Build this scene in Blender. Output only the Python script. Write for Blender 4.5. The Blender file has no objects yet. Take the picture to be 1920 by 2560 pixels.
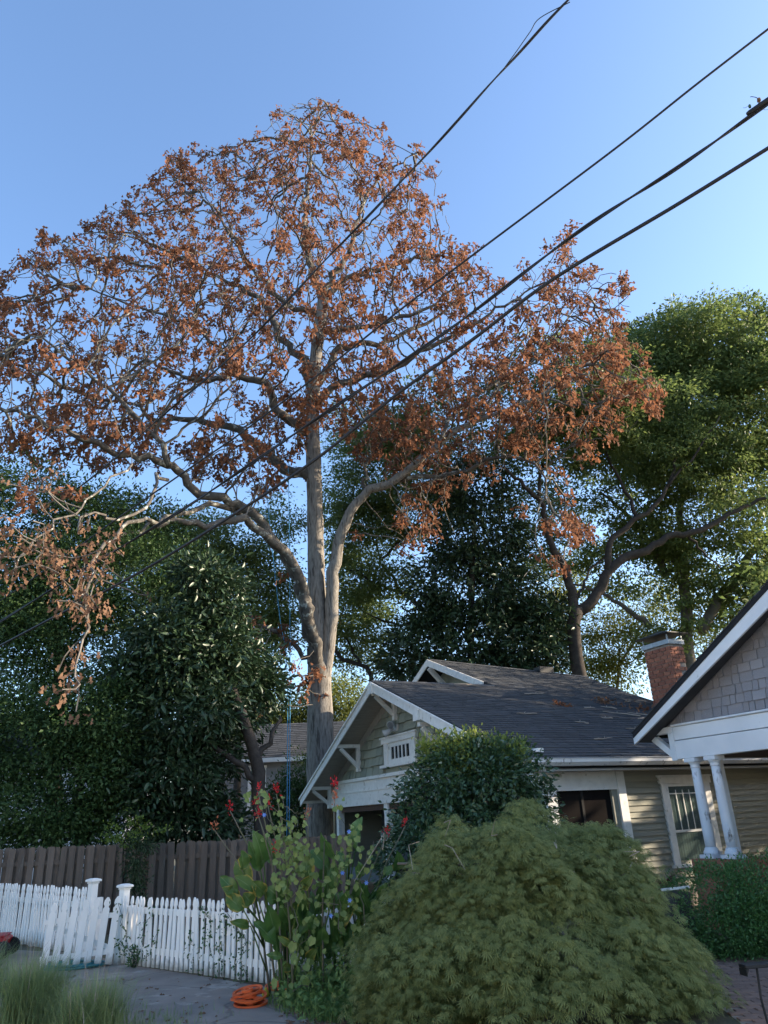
import bpy, math, random
import numpy as np
from math import sin, cos, tan, radians, pi, hypot
from mathutils import Vector, Matrix

random.seed(7)
rng = np.random.default_rng(11)
S = bpy.context.scene
COL = S.collection

# ------------------------------------------------------------------ camera
PITCH, ROLL, FPX, EYE = radians(22.56), radians(-2.644), 1850.0, 1.95
cf = np.array([0, cos(PITCH), sin(PITCH)])
cx_ = np.array([1.0, 0, 0]); cu = np.cross(cx_, cf)
cx_, cu = cos(ROLL) * cx_ + sin(ROLL) * cu, -sin(ROLL) * cx_ + cos(ROLL) * cu
CAM = np.array([0, 0, EYE])
cam = bpy.data.cameras.new('camera')
cam.sensor_fit = 'VERTICAL'; cam.sensor_height = 36.0; cam.sensor_width = 27.0
cam.lens = 36.0 * FPX / 2560.0
cam.clip_start = 0.05; cam.clip_end = 3000
co = bpy.data.objects.new('camera', cam); COL.objects.link(co)
m3 = Matrix([[cx_[i], cu[i], -cf[i]] for i in range(3)])
co.matrix_world = Matrix.Translation(Vector(CAM)) @ m3.to_4x4()
S.camera = co

# ------------------------------------------------------------------ sky, sun, exposure
SUN_AZ, SUN_EL = radians(84), radians(19)
w = bpy.data.worlds.new('World'); S.world = w; w.use_nodes = True
nt = w.node_tree
sky = nt.nodes.new('ShaderNodeTexSky'); sky.sky_type = 'NISHITA'; sky.sun_disc = False
sky.sun_elevation = SUN_EL; sky.sun_rotation = SUN_AZ
sky.air_density = 1.0; sky.dust_density = 1.6; sky.ozone_density = 3.5
bgn = nt.nodes['Background']; bgn.inputs[1].default_value = 0.132
nt.links.new(sky.outputs[0], bgn.inputs[0])
sl = bpy.data.lights.new('sun', 'SUN'); sl.energy = 3.9; sl.angle = radians(0.5); sl.color = (1.0, 0.83, 0.63)
so = bpy.data.objects.new('sun', sl); COL.objects.link(so)
sdir = Vector((sin(SUN_AZ) * cos(SUN_EL), cos(SUN_AZ) * cos(SUN_EL), sin(SUN_EL)))
so.rotation_euler = sdir.to_track_quat('Z', 'Y').to_euler()
so.location = sdir * 60
S.view_settings.view_transform = 'Standard'; S.view_settings.look = 'None'
S.view_settings.gamma = 1.0; S.view_settings.use_curve_mapping = False
S.view_settings.exposure = 1.75

# ------------------------------------------------------------------ helpers
def at(px, py, Y):
    """the point at distance Y ahead that the photograph shows at (px, py) of its 1920x2560 frame"""
    d = cf + cx_ * (px - 960) / FPX - cu * (py - 1280) / FPX
    return CAM + d * (Y / d[1])

def on_ground(px, py, z=0.0):
    d = cf + cx_ * (px - 960) / FPX - cu * (py - 1280) / FPX
    return CAM + d * ((z - EYE) / d[2])

def link(o, parent=None):
    COL.objects.link(o)
    if parent is not None: o.parent = parent
    return o

def tag(o, label=None, cat=None, group=None, kind=None):
    if label: o['label'] = label
    if cat: o['category'] = cat
    if group: o['group'] = group
    if kind: o['kind'] = kind
    return o

def empty(name, loc=(0, 0, 0), rz=0.0):
    o = bpy.data.objects.new(name, None); o.empty_display_size = 0.2
    o.location = loc; o.rotation_euler = (0, 0, rz); COL.objects.link(o)
    return o

def thing(name, label, cat, loc=(0, 0, 0), rz=0.0, group=None):
    return tag(empty(name, loc, rz), label, cat, group)

def obj(name, me, parent=None, mat=None):
    if mat is not None and len(me.materials) == 0: me.materials.append(mat)
    return link(bpy.data.objects.new(name, me), parent)

class MB:
    def __init__(s): s.v = []; s.f = []
    def add(s, vs, fs):
        n = len(s.v); s.v.extend([tuple(map(float, p)) for p in vs]); s.f.extend([tuple(i + n for i in f) for f in fs]); return s
    def box(s, a, b):
        (x0, y0, z0), (x1, y1, z1) = a, b
        x0, x1 = min(x0, x1), max(x0, x1); y0, y1 = min(y0, y1), max(y0, y1); z0, z1 = min(z0, z1), max(z0, z1)
        return s.add([(x0, y0, z0), (x1, y0, z0), (x1, y1, z0), (x0, y1, z0), (x0, y0, z1), (x1, y0, z1), (x1, y1, z1), (x0, y1, z1)],
                     [(3, 2, 1, 0), (4, 5, 6, 7), (0, 1, 5, 4), (1, 2, 6, 5), (2, 3, 7, 6), (3, 0, 4, 7)])
    def prism(s, poly, off):
        n = len(poly); off = np.array(off, float)
        P = [np.array(p, float) for p in poly]
        nn = sum((np.cross(P[i], P[(i + 1) % n]) for i in range(n)), np.zeros(3))
        if nn @ off > 0: P = P[::-1]
        vs = P + [p + off for p in P]
        fs = [tuple(range(n)), tuple(range(2 * n - 1, n - 1, -1))] + [((i + 1) % n, i, n + i, n + (i + 1) % n) for i in range(n)]
        return s.add(vs, fs)
    def bar(s, p, q, wd, th, side=None):
        """square bar from p to q; wd across 'side', th across the third direction"""
        p, q = np.array(p, float), np.array(q, float); d = q - p; d /= np.linalg.norm(d)
        sd = np.array(side if side is not None else (0, 0, 1.0), float); sd = sd - d * (sd @ d)
        sd /= np.linalg.norm(sd); t = np.cross(d, sd)
        a = sd * wd / 2; b = t * th / 2
        return s.prism([p + a + b, p - a + b, p - a - b, p + a - b], q - p)
    def tube(s, pts, rad, n=6, cap=True):
        P = np.array(pts, float); m = len(P)
        R = np.full(m, rad, float) if np.isscalar(rad) else np.array(rad, float)
        T = np.gradient(P, axis=0); T /= np.maximum(np.linalg.norm(T, axis=1, keepdims=True), 1e-9)
        ref = np.array([0, 0, 1.0]) if abs(T[0][2]) < 0.9 else np.array([1.0, 0, 0])
        u = ref - T[0] * (ref @ T[0]); u /= np.linalg.norm(u)
        ang = np.arange(n) * 2 * pi / n; V = []
        for i in range(m):
            u = u - T[i] * (u @ T[i]); u /= max(np.linalg.norm(u), 1e-9); v = np.cross(T[i], u)
            V.extend(P[i] + R[i] * (np.cos(ang)[:, None] * u + np.sin(ang)[:, None] * v))
        F = [(i * n + j, i * n + (j + 1) % n, (i + 1) * n + (j + 1) % n, (i + 1) * n + j) for i in range(m - 1) for j in range(n)]
        if cap: F += [tuple(range(n - 1, -1, -1)), tuple(range((m - 1) * n, m * n))]
        return s.add(V, F)
    def lathe(s, prof, n=16, c=(0, 0, 0)):
        V = [(c[0] + r * cos(2 * pi * j / n), c[1] + r * sin(2 * pi * j / n), c[2] + z) for r, z in prof for j in range(n)]
        m = len(prof)
        F = [(i * n + j, i * n + (j + 1) % n, (i + 1) * n + (j + 1) % n, (i + 1) * n + j) for i in range(m - 1) for j in range(n)]
        F += [tuple(range(n - 1, -1, -1)), tuple(range((m - 1) * n, m * n))]
        return s.add(V, F)
    def mesh(s, name, smooth=False):
        me = bpy.data.meshes.new(name); me.from_pydata(s.v, [], s.f); me.update()
        if smooth: me.polygons.foreach_set('use_smooth', [True] * len(me.polygons))
        return me
    def build(s, name, mat, parent=None, smooth=False, bevel=0):
        o = obj(name, s.mesh(name, smooth), parent, mat)
        if bevel:
            b = o.modifiers.new('bevel', 'BEVEL'); b.width = bevel; b.segments = 1; b.limit_method = 'ANGLE'
        return o

def np_mesh(name, V, tris):
    me = bpy.data.meshes.new(name)
    V = np.ascontiguousarray(V, dtype=np.float32); tris = np.ascontiguousarray(tris, dtype=np.int32)
    me.vertices.add(len(V)); me.vertices.foreach_set('co', V.ravel())
    me.loops.add(tris.size); me.loops.foreach_set('vertex_index', tris.ravel())
    me.polygons.add(len(tris)); me.polygons.foreach_set('loop_start', np.arange(0, tris.size, 3, dtype=np.int32))
    me.update(calc_edges=True)
    return me

def unit(v): return v / np.maximum(np.linalg.norm(v, axis=-1, keepdims=True), 1e-9)

# leaf outlines: x along the leaf, y across, z out of its plane
LEAF = (np.array([(0, 0, 0), (.45, .24, .07), (.45, -.24, .07), (1, 0, -.05)]), np.array([(0, 3, 1), (0, 2, 3)]))
LONG = (np.array([(0, 0, 0), (.3, .15, .05), (.7, .14, .02), (1, 0, -.12), (.7, -.14, .02), (.3, -.15, .05), (.5, 0, 0)]),
        np.array([(0, 6, 1), (1, 6, 2), (2, 6, 3), (3, 6, 4), (4, 6, 5), (5, 6, 0)]))
OAK = (np.array([(0, 0, 0), (.28, .20, .10), (.48, .10, .02), (.68, .27, .14), (1, .02, -.12), (.7, -.24, .16), (.5, -.10, .03), (.3, -.19, .12)]),
       np.array([(0, 7, 1), (1, 7, 6), (1, 6, 2), (2, 6, 5), (2, 5, 3), (3, 5, 4)]))
def lace():
    v = []; t = []
    for k, (a, l) in enumerate(zip((-1.25, -.8, -.4, 0, .4, .8, 1.25), (.55, .8, .95, 1.0, .95, .8, .55))):
        d = np.array([cos(a), sin(a), 0]); s_ = np.array([-sin(a), cos(a), 0]) * .034
        i = len(v); v += [d * .06 - s_ * .6, d * l * .55 + s_ * 1.5 + (0, 0, .03), d * l * .5 - s_ * 1.5 + (0, 0, .03), d * l + (0, 0, -.10)]
        t += [(i, i + 2, i + 1), (i + 1, i + 2, i + 3)]
    return np.array(v), np.array(t)
LACE = lace()

def leaves(name, tpl, pos, axis, normal, size, mat, parent=None):
    tv, tt = tpl; N = len(pos)
    a = unit(axis); n = unit(normal - a * np.sum(normal * a, 1, keepdims=True)); s_ = np.cross(n, a)
    sz = np.broadcast_to(np.asarray(size, float), (N,))
    V = pos[:, None, :] + sz[:, None, None] * (tv[None, :, 0, None] * a[:, None] + tv[None, :, 1, None] * s_[:, None] + tv[None, :, 2, None] * n[:, None])
    T = tt[None] + (np.arange(N) * len(tv))[:, None, None]
    return obj(name, np_mesh(name, V.reshape(-1, 3), T.reshape(-1, 3)), parent, mat)

# ------------------------------------------------------------------ materials
def mat(name, c1, c2=None, rough=.75, scale=3.0, spec=.3, rnd=False, transl=0.0, bump=0.0, bscale=40, stretch=(1, 1, 1),
        c3=None, c3scale=6.0, c3amt=.55, metallic=0.0, hue=0.0, c3stretch=(1, 1, 1)):
    """base colours mixed by noise (or by piece when rnd), optional third colour as wear, fine relief, light through leaves"""
    m = bpy.data.materials.new(name); m.use_nodes = True
    t = m.node_tree; N, L = t.nodes, t.links
    p = N['Principled BSDF']; p.inputs['Roughness'].default_value = rough; p.inputs['Metallic'].default_value = metallic
    p.inputs['Specular IOR Level'].default_value = spec
    tc = N.new('ShaderNodeTexCoord'); oi = N.new('ShaderNodeObjectInfo'); geo = N.new('ShaderNodeNewGeometry')
    mul = N.new('ShaderNodeVectorMath'); mul.operation = 'MULTIPLY'; mul.inputs[1].default_value = stretch
    ofs = N.new('ShaderNodeVectorMath'); ofs.operation = 'ADD'
    sc = N.new('ShaderNodeMath'); sc.operation = 'MULTIPLY'; sc.inputs[1].default_value = 37.0
    L.new(oi.outputs['Random'], sc.inputs[0]); L.new(tc.outputs['Object'], ofs.inputs[0]); L.new(sc.outputs[0], ofs.inputs[1])
    L.new(ofs.outputs[0], mul.inputs[0])
    nz = N.new('ShaderNodeTexNoise'); nz.inputs['Scale'].default_value = scale; nz.inputs['Detail'].default_value = 5
    L.new(mul.outputs[0], nz.inputs['Vector'])
    fac = nz.outputs['Fac']
    rmp = N.new('ShaderNodeMapRange'); rmp.inputs[1].default_value = .3; rmp.inputs[2].default_value = .7
    L.new(fac, rmp.inputs[0]); fac = rmp.outputs[0]
    if rnd:
        ad = N.new('ShaderNodeMath'); ad.operation = 'ADD'; L.new(geo.outputs['Random Per Island'], ad.inputs[0]); L.new(oi.outputs['Random'], ad.inputs[1])
        fr = N.new('ShaderNodeMath'); fr.operation = 'FRACT'; L.new(ad.outputs[0], fr.inputs[0])
        av = N.new('ShaderNodeMix'); av.inputs[0].default_value = .35 if not transl else .3
        L.new(fr.outputs[0], av.inputs[2]); L.new(fac, av.inputs[3]); fac = av.outputs[0]
    mx = N.new('ShaderNodeMix'); mx.data_type = 'RGBA'
    mx.inputs[6].default_value = (*c1, 1); mx.inputs[7].default_value = (*(c2 or [x * .75 for x in c1]), 1)
    L.new(fac, mx.inputs[0]); colr = mx.outputs[2]
    if c3:
        n3 = N.new('ShaderNodeTexNoise'); n3.inputs['Scale'].default_value = c3scale; n3.inputs['Detail'].default_value = 6; n3.inputs['Roughness'].default_value = .65
        m3_ = N.new('ShaderNodeVectorMath'); m3_.operation = 'MULTIPLY'; m3_.inputs[1].default_value = c3stretch
        L.new(ofs.outputs[0], m3_.inputs[0]); L.new(m3_.outputs[0], n3.inputs['Vector'])
        r3 = N.new('ShaderNodeMapRange'); r3.inputs[1].default_value = c3amt; r3.inputs[2].default_value = c3amt + .09
        L.new(n3.outputs['Fac'], r3.inputs[0])
        x3 = N.new('ShaderNodeMix'); x3.data_type = 'RGBA'; L.new(r3.outputs[0], x3.inputs[0]); L.new(colr, x3.inputs[6]); x3.inputs[7].default_value = (*c3, 1)
        colr = x3.outputs[2]
    L.new(colr, p.inputs['Base Color'])
    if bump:
        bn = N.new('ShaderNodeTexNoise'); bn.inputs['Scale'].default_value = bscale; bn.inputs['Detail'].default_value = 4
        L.new(mul.outputs[0], bn.inputs['Vector'])
        bp = N.new('ShaderNodeBump'); bp.inputs['Strength'].default_value = bump; bp.inputs['Distance'].default_value = .02
        L.new(bn.outputs['Fac'], bp.inputs['Height']); L.new(bp.outputs[0], p.inputs['Normal'])
    if transl:
        tr = N.new('ShaderNodeBsdfTranslucent'); ms = N.new('ShaderNodeMixShader'); ms.inputs[0].default_value = transl
        L.new(colr, tr.inputs['Color']); L.new(p.outputs[0], ms.inputs[1]); L.new(tr.outputs[0], ms.inputs[2])
        L.new(ms.outputs[0], N['Material Output'].inputs['Surface'])
    return m

def grime(m, top=.22, col=(.16, .15, .11), amt=.75):
    """splash dirt and algae on the lowest part of a painted piece"""
    t = m.node_tree; N, L = t.nodes, t.links; p = N['Principled BSDF']; src = p.inputs['Base Color'].links[0].from_socket
    tc = N.new('ShaderNodeTexCoord'); sp = N.new('ShaderNodeSeparateXYZ'); L.new(tc.outputs['Object'], sp.inputs[0])
    oi = N.new('ShaderNodeObjectInfo'); v = N.new('ShaderNodeVectorMath'); v.operation = 'ADD'; k = N.new('ShaderNodeMath'); k.operation = 'MULTIPLY'; k.inputs[1].default_value = 53.0
    L.new(oi.outputs['Random'], k.inputs[0]); L.new(tc.outputs['Object'], v.inputs[0]); L.new(k.outputs[0], v.inputs[1])
    nz = N.new('ShaderNodeTexNoise'); nz.inputs['Scale'].default_value = 9; nz.inputs['Detail'].default_value = 5; L.new(v.outputs[0], nz.inputs['Vector'])
    a = N.new('ShaderNodeMapRange'); a.inputs[1].default_value = 0; a.inputs[2].default_value = top; a.inputs[3].default_value = .62; a.inputs[4].default_value = -.25; L.new(sp.outputs[2], a.inputs[0])
    s_ = N.new('ShaderNodeMath'); s_.operation = 'ADD'; L.new(a.outputs[0], s_.inputs[0]); L.new(nz.outputs['Fac'], s_.inputs[1])
    r = N.new('ShaderNodeMapRange'); r.inputs[1].default_value = .55; r.inputs[2].default_value = 1.0; r.inputs[4].default_value = amt; L.new(s_.outputs[0], r.inputs[0])
    x = N.new('ShaderNodeMix'); x.data_type = 'RGBA'; L.new(r.outputs[0], x.inputs[0]); L.new(src, x.inputs[6]); x.inputs[7].default_value = (*col, 1); L.new(x.outputs[2], p.inputs['Base Color'])

def glass_mat(name, tint=(.75, .8, .8)):
    m = bpy.data.materials.new(name); m.use_nodes = True; t = m.node_tree; N, L = t.nodes, t.links
    g = N.new('ShaderNodeBsdfGlossy'); g.inputs['Roughness'].default_value = .05
    tr = N.new('ShaderNodeBsdfTransparent'); tr.inputs['Color'].default_value = (*tint, 1)
    lw = N.new('ShaderNodeLayerWeight'); pw = N.new('ShaderNodeMath'); pw.operation = 'POWER'; pw.inputs[1].default_value = 4.0
    L.new(lw.outputs['Facing'], pw.inputs[0]); fr = N.new('ShaderNodeMath'); fr.operation = 'MULTIPLY_ADD'; fr.inputs[1].default_value = .7; fr.inputs[2].default_value = .10
    L.new(pw.outputs[0], fr.inputs[0])
    ms = N.new('ShaderNodeMixShader'); L.new(fr.outputs[0], ms.inputs[0]); L.new(tr.outputs[0], ms.inputs[1]); L.new(g.outputs[0], ms.inputs[2])
    L.new(ms.outputs[0], N['Material Output'].inputs['Surface'])
    return m

M = dict(
    white=mat('white_paint', (.82, .81, .77), (.72, .71, .67), rough=.6, scale=2.5, bump=.15, bscale=30, stretch=(3, 3, 3), c3=(.44, .41, .35), c3scale=5, c3amt=.60),
    white_blue=mat('white_porch_paint', (.76, .77, .78), (.66, .68, .70), rough=.5, scale=2, bump=.1, c3=(.38, .37, .35), c3scale=6, c3amt=.66),
    picket=mat('picket_paint', (.85, .84, .80), (.77, .76, .72), rough=.55, scale=4, bump=.1, c3=(.42, .40, .34), c3scale=7, c3amt=.66, stretch=(1, 1, .4)),
    peel=mat('peeling_paint', (.74, .76, .78), (.66, .68, .70), rough=.6, scale=2, bump=.2, c3=(.17, .15, .135), c3scale=5.5, c3amt=.565, c3stretch=(1, 1, .45)),
    soffit=mat('soffit_boards', (.40, .38, .34), (.30, .29, .26), rough=.8, scale=3, stretch=(1, 8, 1)),
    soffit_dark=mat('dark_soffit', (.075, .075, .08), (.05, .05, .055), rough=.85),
    shingle=mat('greygreen_shingle', (.37, .39, .315), (.25, .27, .22), rough=.85, scale=6, rnd=True, bump=.5, bscale=25, stretch=(6, 6, .8), c3=(.10, .11, .095), c3scale=9, c3amt=.62, c3stretch=(4, 4, .5)),
    shingle2=mat('weathered_shingle', (.36, .345, .36), (.22, .21, .22), rough=.8, scale=5, rnd=True, bump=.5, bscale=25, stretch=(6, 6, .6), c3=(.46, .46, .50), c3scale=6, c3amt=.56, c3stretch=(5, 5, .4)),
    clap=mat('greygreen_clapboard', (.33, .325, .26), (.25, .245, .20), rough=.75, scale=3, rnd=True, bump=.2, stretch=(.6, 1, 5), c3=(.15, .145, .12), c3scale=5, c3amt=.62, c3stretch=(.6, 1, 4)),
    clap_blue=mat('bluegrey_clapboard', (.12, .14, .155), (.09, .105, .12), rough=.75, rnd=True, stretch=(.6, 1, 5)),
    clap_far=mat('slate_clapboard', (.24, .25, .27), (.18, .19, .21), rough=.75, rnd=True),
    asphalt=mat('asphalt_shingle', (.088, .094, .102), (.052, .055, .060), rough=.92, scale=9, rnd=True, bump=.4, bscale=90, c3=(.12, .118, .112), c3scale=.8, c3amt=.60, spec=.15),
    asphalt_base=mat('roof_underlay', (.03, .031, .034), rough=.95, spec=.1),
    dark_wood=mat('dark_porch_wood', (.10, .058, .038), (.06, .036, .026), rough=.8, stretch=(1, 6, 1)),
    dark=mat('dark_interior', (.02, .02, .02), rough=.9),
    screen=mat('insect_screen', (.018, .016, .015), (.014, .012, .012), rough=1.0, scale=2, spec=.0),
    glass=glass_mat('window_glass'),
    curtain=mat('curtain_cloth', (.42, .47, .43), (.33, .37, .34), rough=.9, scale=3, stretch=(12, 12, .3)),
    brick=mat('red_brick', (.42, .17, .10), (.24, .095, .065), rough=.9, scale=5, rnd=True, bump=.5, bscale=40, c3=(.36, .22, .15), c3scale=5, c3amt=.62),
    mortar=mat('mortar', (.33, .28, .23), (.24, .20, .17), rough=.95, scale=8, bump=.4),
    galv=mat('galvanised_metal', (.40, .43, .46), (.28, .30, .32), rough=.45, metallic=.6, scale=4, stretch=(1, 1, .3), c3=(.12, .12, .12), c3scale=7, c3amt=.62, c3stretch=(3, 3, .3)),
    gutter=mat('white_gutter_metal', (.66, .67, .66), (.55, .56, .55), rough=.4, scale=2, c3=(.07, .065, .06), c3scale=5, c3amt=.585, c3stretch=(2, 2, .8)),
    black=mat('black_plastic', (.02, .021, .023), rough=.5),
    cable=mat('cable_sheath', (.018, .019, .022), (.028, .029, .032), rough=.55),
    oakbark=mat('oak_bark', (.27, .25, .22), (.15, .138, .122), rough=.95, scale=7, bump=1.0, bscale=14, stretch=(2.2, 2.2, .5), c3=(.085, .077, .068), c3scale=8, c3amt=.54, c3stretch=(1.3, 1.3, .16), spec=.1),
    oaklimb=mat('lichen_bark', (.135, .122, .105), (.070, .063, .056), rough=.95, scale=5, bump=.8, bscale=16, c3=(.35, .36, .32), c3scale=3, c3amt=.56, spec=.1),
    twig=mat('twig_bark', (.18, .163, .142), (.10, .09, .079), rough=.95, scale=1.5, c3=(.27, .26, .22), c3scale=1.2, c3amt=.57, spec=.1),
    bark=mat('dark_bark', (.065, .056, .048), (.038, .033, .03), rough=.95, scale=6, bump=.7, bscale=18, spec=.1),
    greybark=mat('grey_bark', (.17, .155, .13), (.10, .092, .078), rough=.95, scale=3, bump=.6, bscale=18, spec=.1),
    oakleaf=mat('dead_oak_leaf', (.30, .128, .064), (.115, .064, .045), rough=.75, scale=.5, rnd=True, transl=.42, spec=.15),
    oakleaf_tan=mat('tan_oak_leaf', (.25, .145, .09), (.145, .085, .055), rough=.8, scale=1, rnd=True, transl=.35, spec=.1),
    ever=mat('evergreen_leaf', (.030, .066, .022), (.066, .112, .032), rough=.5, scale=.5, rnd=True, transl=.22, spec=.22),
    magn=mat('magnolia_leaf', (.022, .048, .023), (.042, .072, .030), rough=.40, scale=.6, rnd=True, transl=.08, spec=.35, c3=(.13, .10, .03), c3scale=2.2, c3amt=.67),
    broad=mat('broadleaf', (.098, .155, .048), (.19, .235, .07), rough=.5, scale=.3, rnd=True, transl=.46, spec=.3),
    yellowleaf=mat('yellow_green_leaf', (.13, .165, .04), (.20, .21, .05), rough=.55, scale=.4, rnd=True, transl=.5, spec=.2),
    camel=mat('camellia_leaf', (.036, .080, .036), (.060, .11, .046), rough=.3, scale=1.5, rnd=True, transl=.12, spec=.5),
    camel_sunlit=mat('camellia_sunlit_leaf', (.19, .26, .06), (.28, .32, .07), rough=.4, scale=1.5, rnd=True, transl=.4, spec=.35),  # sunlight on the upper leaves put into their yellow colour
    maple=mat('lace_maple_leaf', (.16, .205, .075), (.30, .325, .12), rough=.6, scale=1.1, rnd=True, transl=.45, spec=.2),
    box=mat('boxwood_leaf', (.07, .165, .045), (.12, .23, .065), rough=.35, scale=1.5, rnd=True, transl=.2, spec=.45),
    yew=mat('yew_needle', (.028, .055, .026), (.045, .075, .03), rough=.6, rnd=True, transl=.2),
    sprig=mat('yellow_sprig', (.17, .24, .04), (.11, .18, .035), rough=.5, rnd=True, transl=.4),
    canna=mat('canna_leaf', (.060, .135, .032), (.115, .20, .048), rough=.38, scale=3, transl=.28, spec=.4, stretch=(1, 1, 1)),
    canna_y=mat('canna_yellowing_leaf', (.15, .21, .05), (.085, .16, .04), rough=.45, scale=3, transl=.3, spec=.3, c3=(.34, .28, .06), c3scale=4.2, c3amt=.60),
    canna_stem=mat('canna_stem', (.15, .12, .10), (.10, .11, .05), rough=.6),
    red=mat('red_petal', (.62, .025, .03), (.40, .012, .02), rough=.5, rnd=True, transl=.3, scale=9),
    orange_petal=mat('faded_petal', (.55, .13, .06), (.45, .22, .12), rough=.6, rnd=True, transl=.3, scale=9),
    blue_petal=mat('blue_petal', (.10, .22, .70), (.2, .35, .8), rough=.6, transl=.3),
    vine=mat('heart_leaf', (.15, .22, .065), (.25, .31, .10), rough=.5, rnd=True, transl=.35, scale=2),
    ivy=mat('ivy_leaf', (.045, .10, .035), (.075, .14, .05), rough=.45, rnd=True, transl=.25),
    weed=mat('weed_leaf', (.10, .19, .055), (.17, .26, .08), rough=.55, rnd=True, transl=.35, scale=1.5),
    grassy=mat('grass_blade', (.17, .25, .10), (.28, .33, .15), rough=.55, rnd=True, transl=.35, scale=1.2),
    fence_wood=mat('weathered_fence_board', (.185, .145, .115), (.10, .078, .062), rough=.92, scale=5, rnd=True, bump=.6, bscale=30, stretch=(5, 5, .4), c3=(.15, .135, .115), c3scale=4, c3amt=.6, c3stretch=(4, 4, .5)),
    drive=mat('driveway_asphalt', (.29, .25, .215), (.19, .165, .145), rough=.93, scale=1.6, bump=.35, bscale=120, c3=(.36, .33, .29), c3scale=1.7, c3amt=.56, spec=.2),
    concrete=mat('pale_concrete', (.42, .39, .35), (.33, .31, .28), rough=.9, scale=.8, bump=.2, bscale=60),
    cream=mat('cream_siding', (.78, .72, .62), (.70, .64, .55), rough=.75, scale=.5),
    soil=mat('soil_and_litter', (.14, .115, .08), (.085, .09, .05), rough=.95, scale=2.2, bump=.8, bscale=25, c3=(.14, .12, .08), c3scale=9, c3amt=.6),
    paver=mat('path_brick', (.36, .235, .18), (.23, .155, .125), rough=.92, scale=5, rnd=True, bump=.5, bscale=40, c3=(.25, .21, .18), c3scale=6, c3amt=.6),
    orange=mat('orange_plastic', (.75, .13, .03), (.60, .10, .03), rough=.5, scale=5, c3=(.5, .2, .1), c3scale=8, c3amt=.64),
    rope=mat('blue_rope', (.05, .26, .46), (.08, .32, .52), rough=.7),
    teal=mat('teal_rubber', (.02, .13, .15), (.03, .17, .19), rough=.45),
    redpaint=mat('red_enamel', (.36, .02, .03), (.27, .015, .025), rough=.4, scale=3),
    tyre=mat('black_rubber', (.018, .018, .019), rough=.8),
    steel=mat('chime_tube_metal', (.55, .5, .4), rough=.3, metallic=.8),
    lampw=mat('lamp_housing', (.62, .63, .62), (.5, .5, .5), rough=.4),
    cordyline=mat('burgundy_leaf', (.12, .03, .04), (.20, .05, .06), rough=.4, rnd=True, transl=.2),
    farwhite=mat('far_white_siding', (.75, .77, .80), (.66, .68, .72), rough=.7),
    twigdead=mat('bleached_twig', (.36, .31, .25), (.26, .22, .18), rough=.9),
    terracotta=mat('planter_glaze', (.05, .05, .05), (.07, .065, .06), rough=.5),
)

grime(M['picket'])
def cracks(m, col=(.05, .047, .043)):
    """thin wandering cracks and dark damp stains in old paving"""
    t = m.node_tree; N, L = t.nodes, t.links; p = N['Principled BSDF']; src = p.inputs['Base Color'].links[0].from_socket
    tc = N.new('ShaderNodeTexCoord'); nz = N.new('ShaderNodeTexNoise'); nz.inputs['Scale'].default_value = 1.3; nz.inputs['Detail'].default_value = 6; L.new(tc.outputs['Object'], nz.inputs['Vector'])
    mx = N.new('ShaderNodeMix'); mx.data_type = 'VECTOR'; mx.inputs[0].default_value = .35; L.new(tc.outputs['Object'], mx.inputs[4]); L.new(nz.outputs['Color'], mx.inputs[5])
    v = N.new('ShaderNodeTexVoronoi'); v.feature = 'DISTANCE_TO_EDGE'; v.inputs['Scale'].default_value = .75; L.new(mx.outputs[1], v.inputs['Vector'])
    r = N.new('ShaderNodeMapRange'); r.inputs[1].default_value = .002; r.inputs[2].default_value = .010; r.inputs[3].default_value = .45; r.inputs[4].default_value = 0; L.new(v.outputs['Distance'], r.inputs[0])
    x = N.new('ShaderNodeMix'); x.data_type = 'RGBA'; L.new(r.outputs[0], x.inputs[0]); L.new(src, x.inputs[6]); x.inputs[7].default_value = (*col, 1); L.new(x.outputs[2], p.inputs['Base Color'])
cracks(M['drive'])
# ------------------------------------------------------------------ ground
PH = radians(26.21)
P0 = np.array([4.72, 17.0, 0.0])
Aax = np.array([-sin(PH), cos(PH), 0]); Bax = np.array([cos(PH), sin(PH), 0])
def h1(b, a, z=0.0): return P0 + Bax * b + Aax * a + np.array([0, 0, z])

def sheet(name, poly, z, m):
    o = MB().add([(x, y, z) for x, y in poly], [tuple(range(len(poly)))]).build(name, m)
    tag(o, kind='structure'); return o
sheet('ground', [(-400, -300), (400, -300), (400, 700), (-400, 700)], 0.0, M['soil'])
dp = [on_ground(-260, 2360), on_ground(230, 2385), on_ground(300, 2410), on_ground(500, 2440), on_ground(690, 2472), on_ground(720, 2505), on_ground(860, 2570)]
sheet('driveway', [(p[0], p[1]) for p in dp] + [(-1.2, 6.0), (-1.5, 3), (-9.5, 3), (-14, 10)], 0.004, M['drive'])
sheet('street', [(-200, -14), (120, -14), (120, 5.0), (-200, 5.0)], 0.008, M['concrete'])  # pale unseen paving, added to bounce sunlight onto the shaded fronts
sheet('path', [(3.05, 7.0), (3.35, 10.2), (3.9, 11.3), (6.2, 11.8), (7.5, 7.0)], 0.004, M['mortar'])

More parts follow.
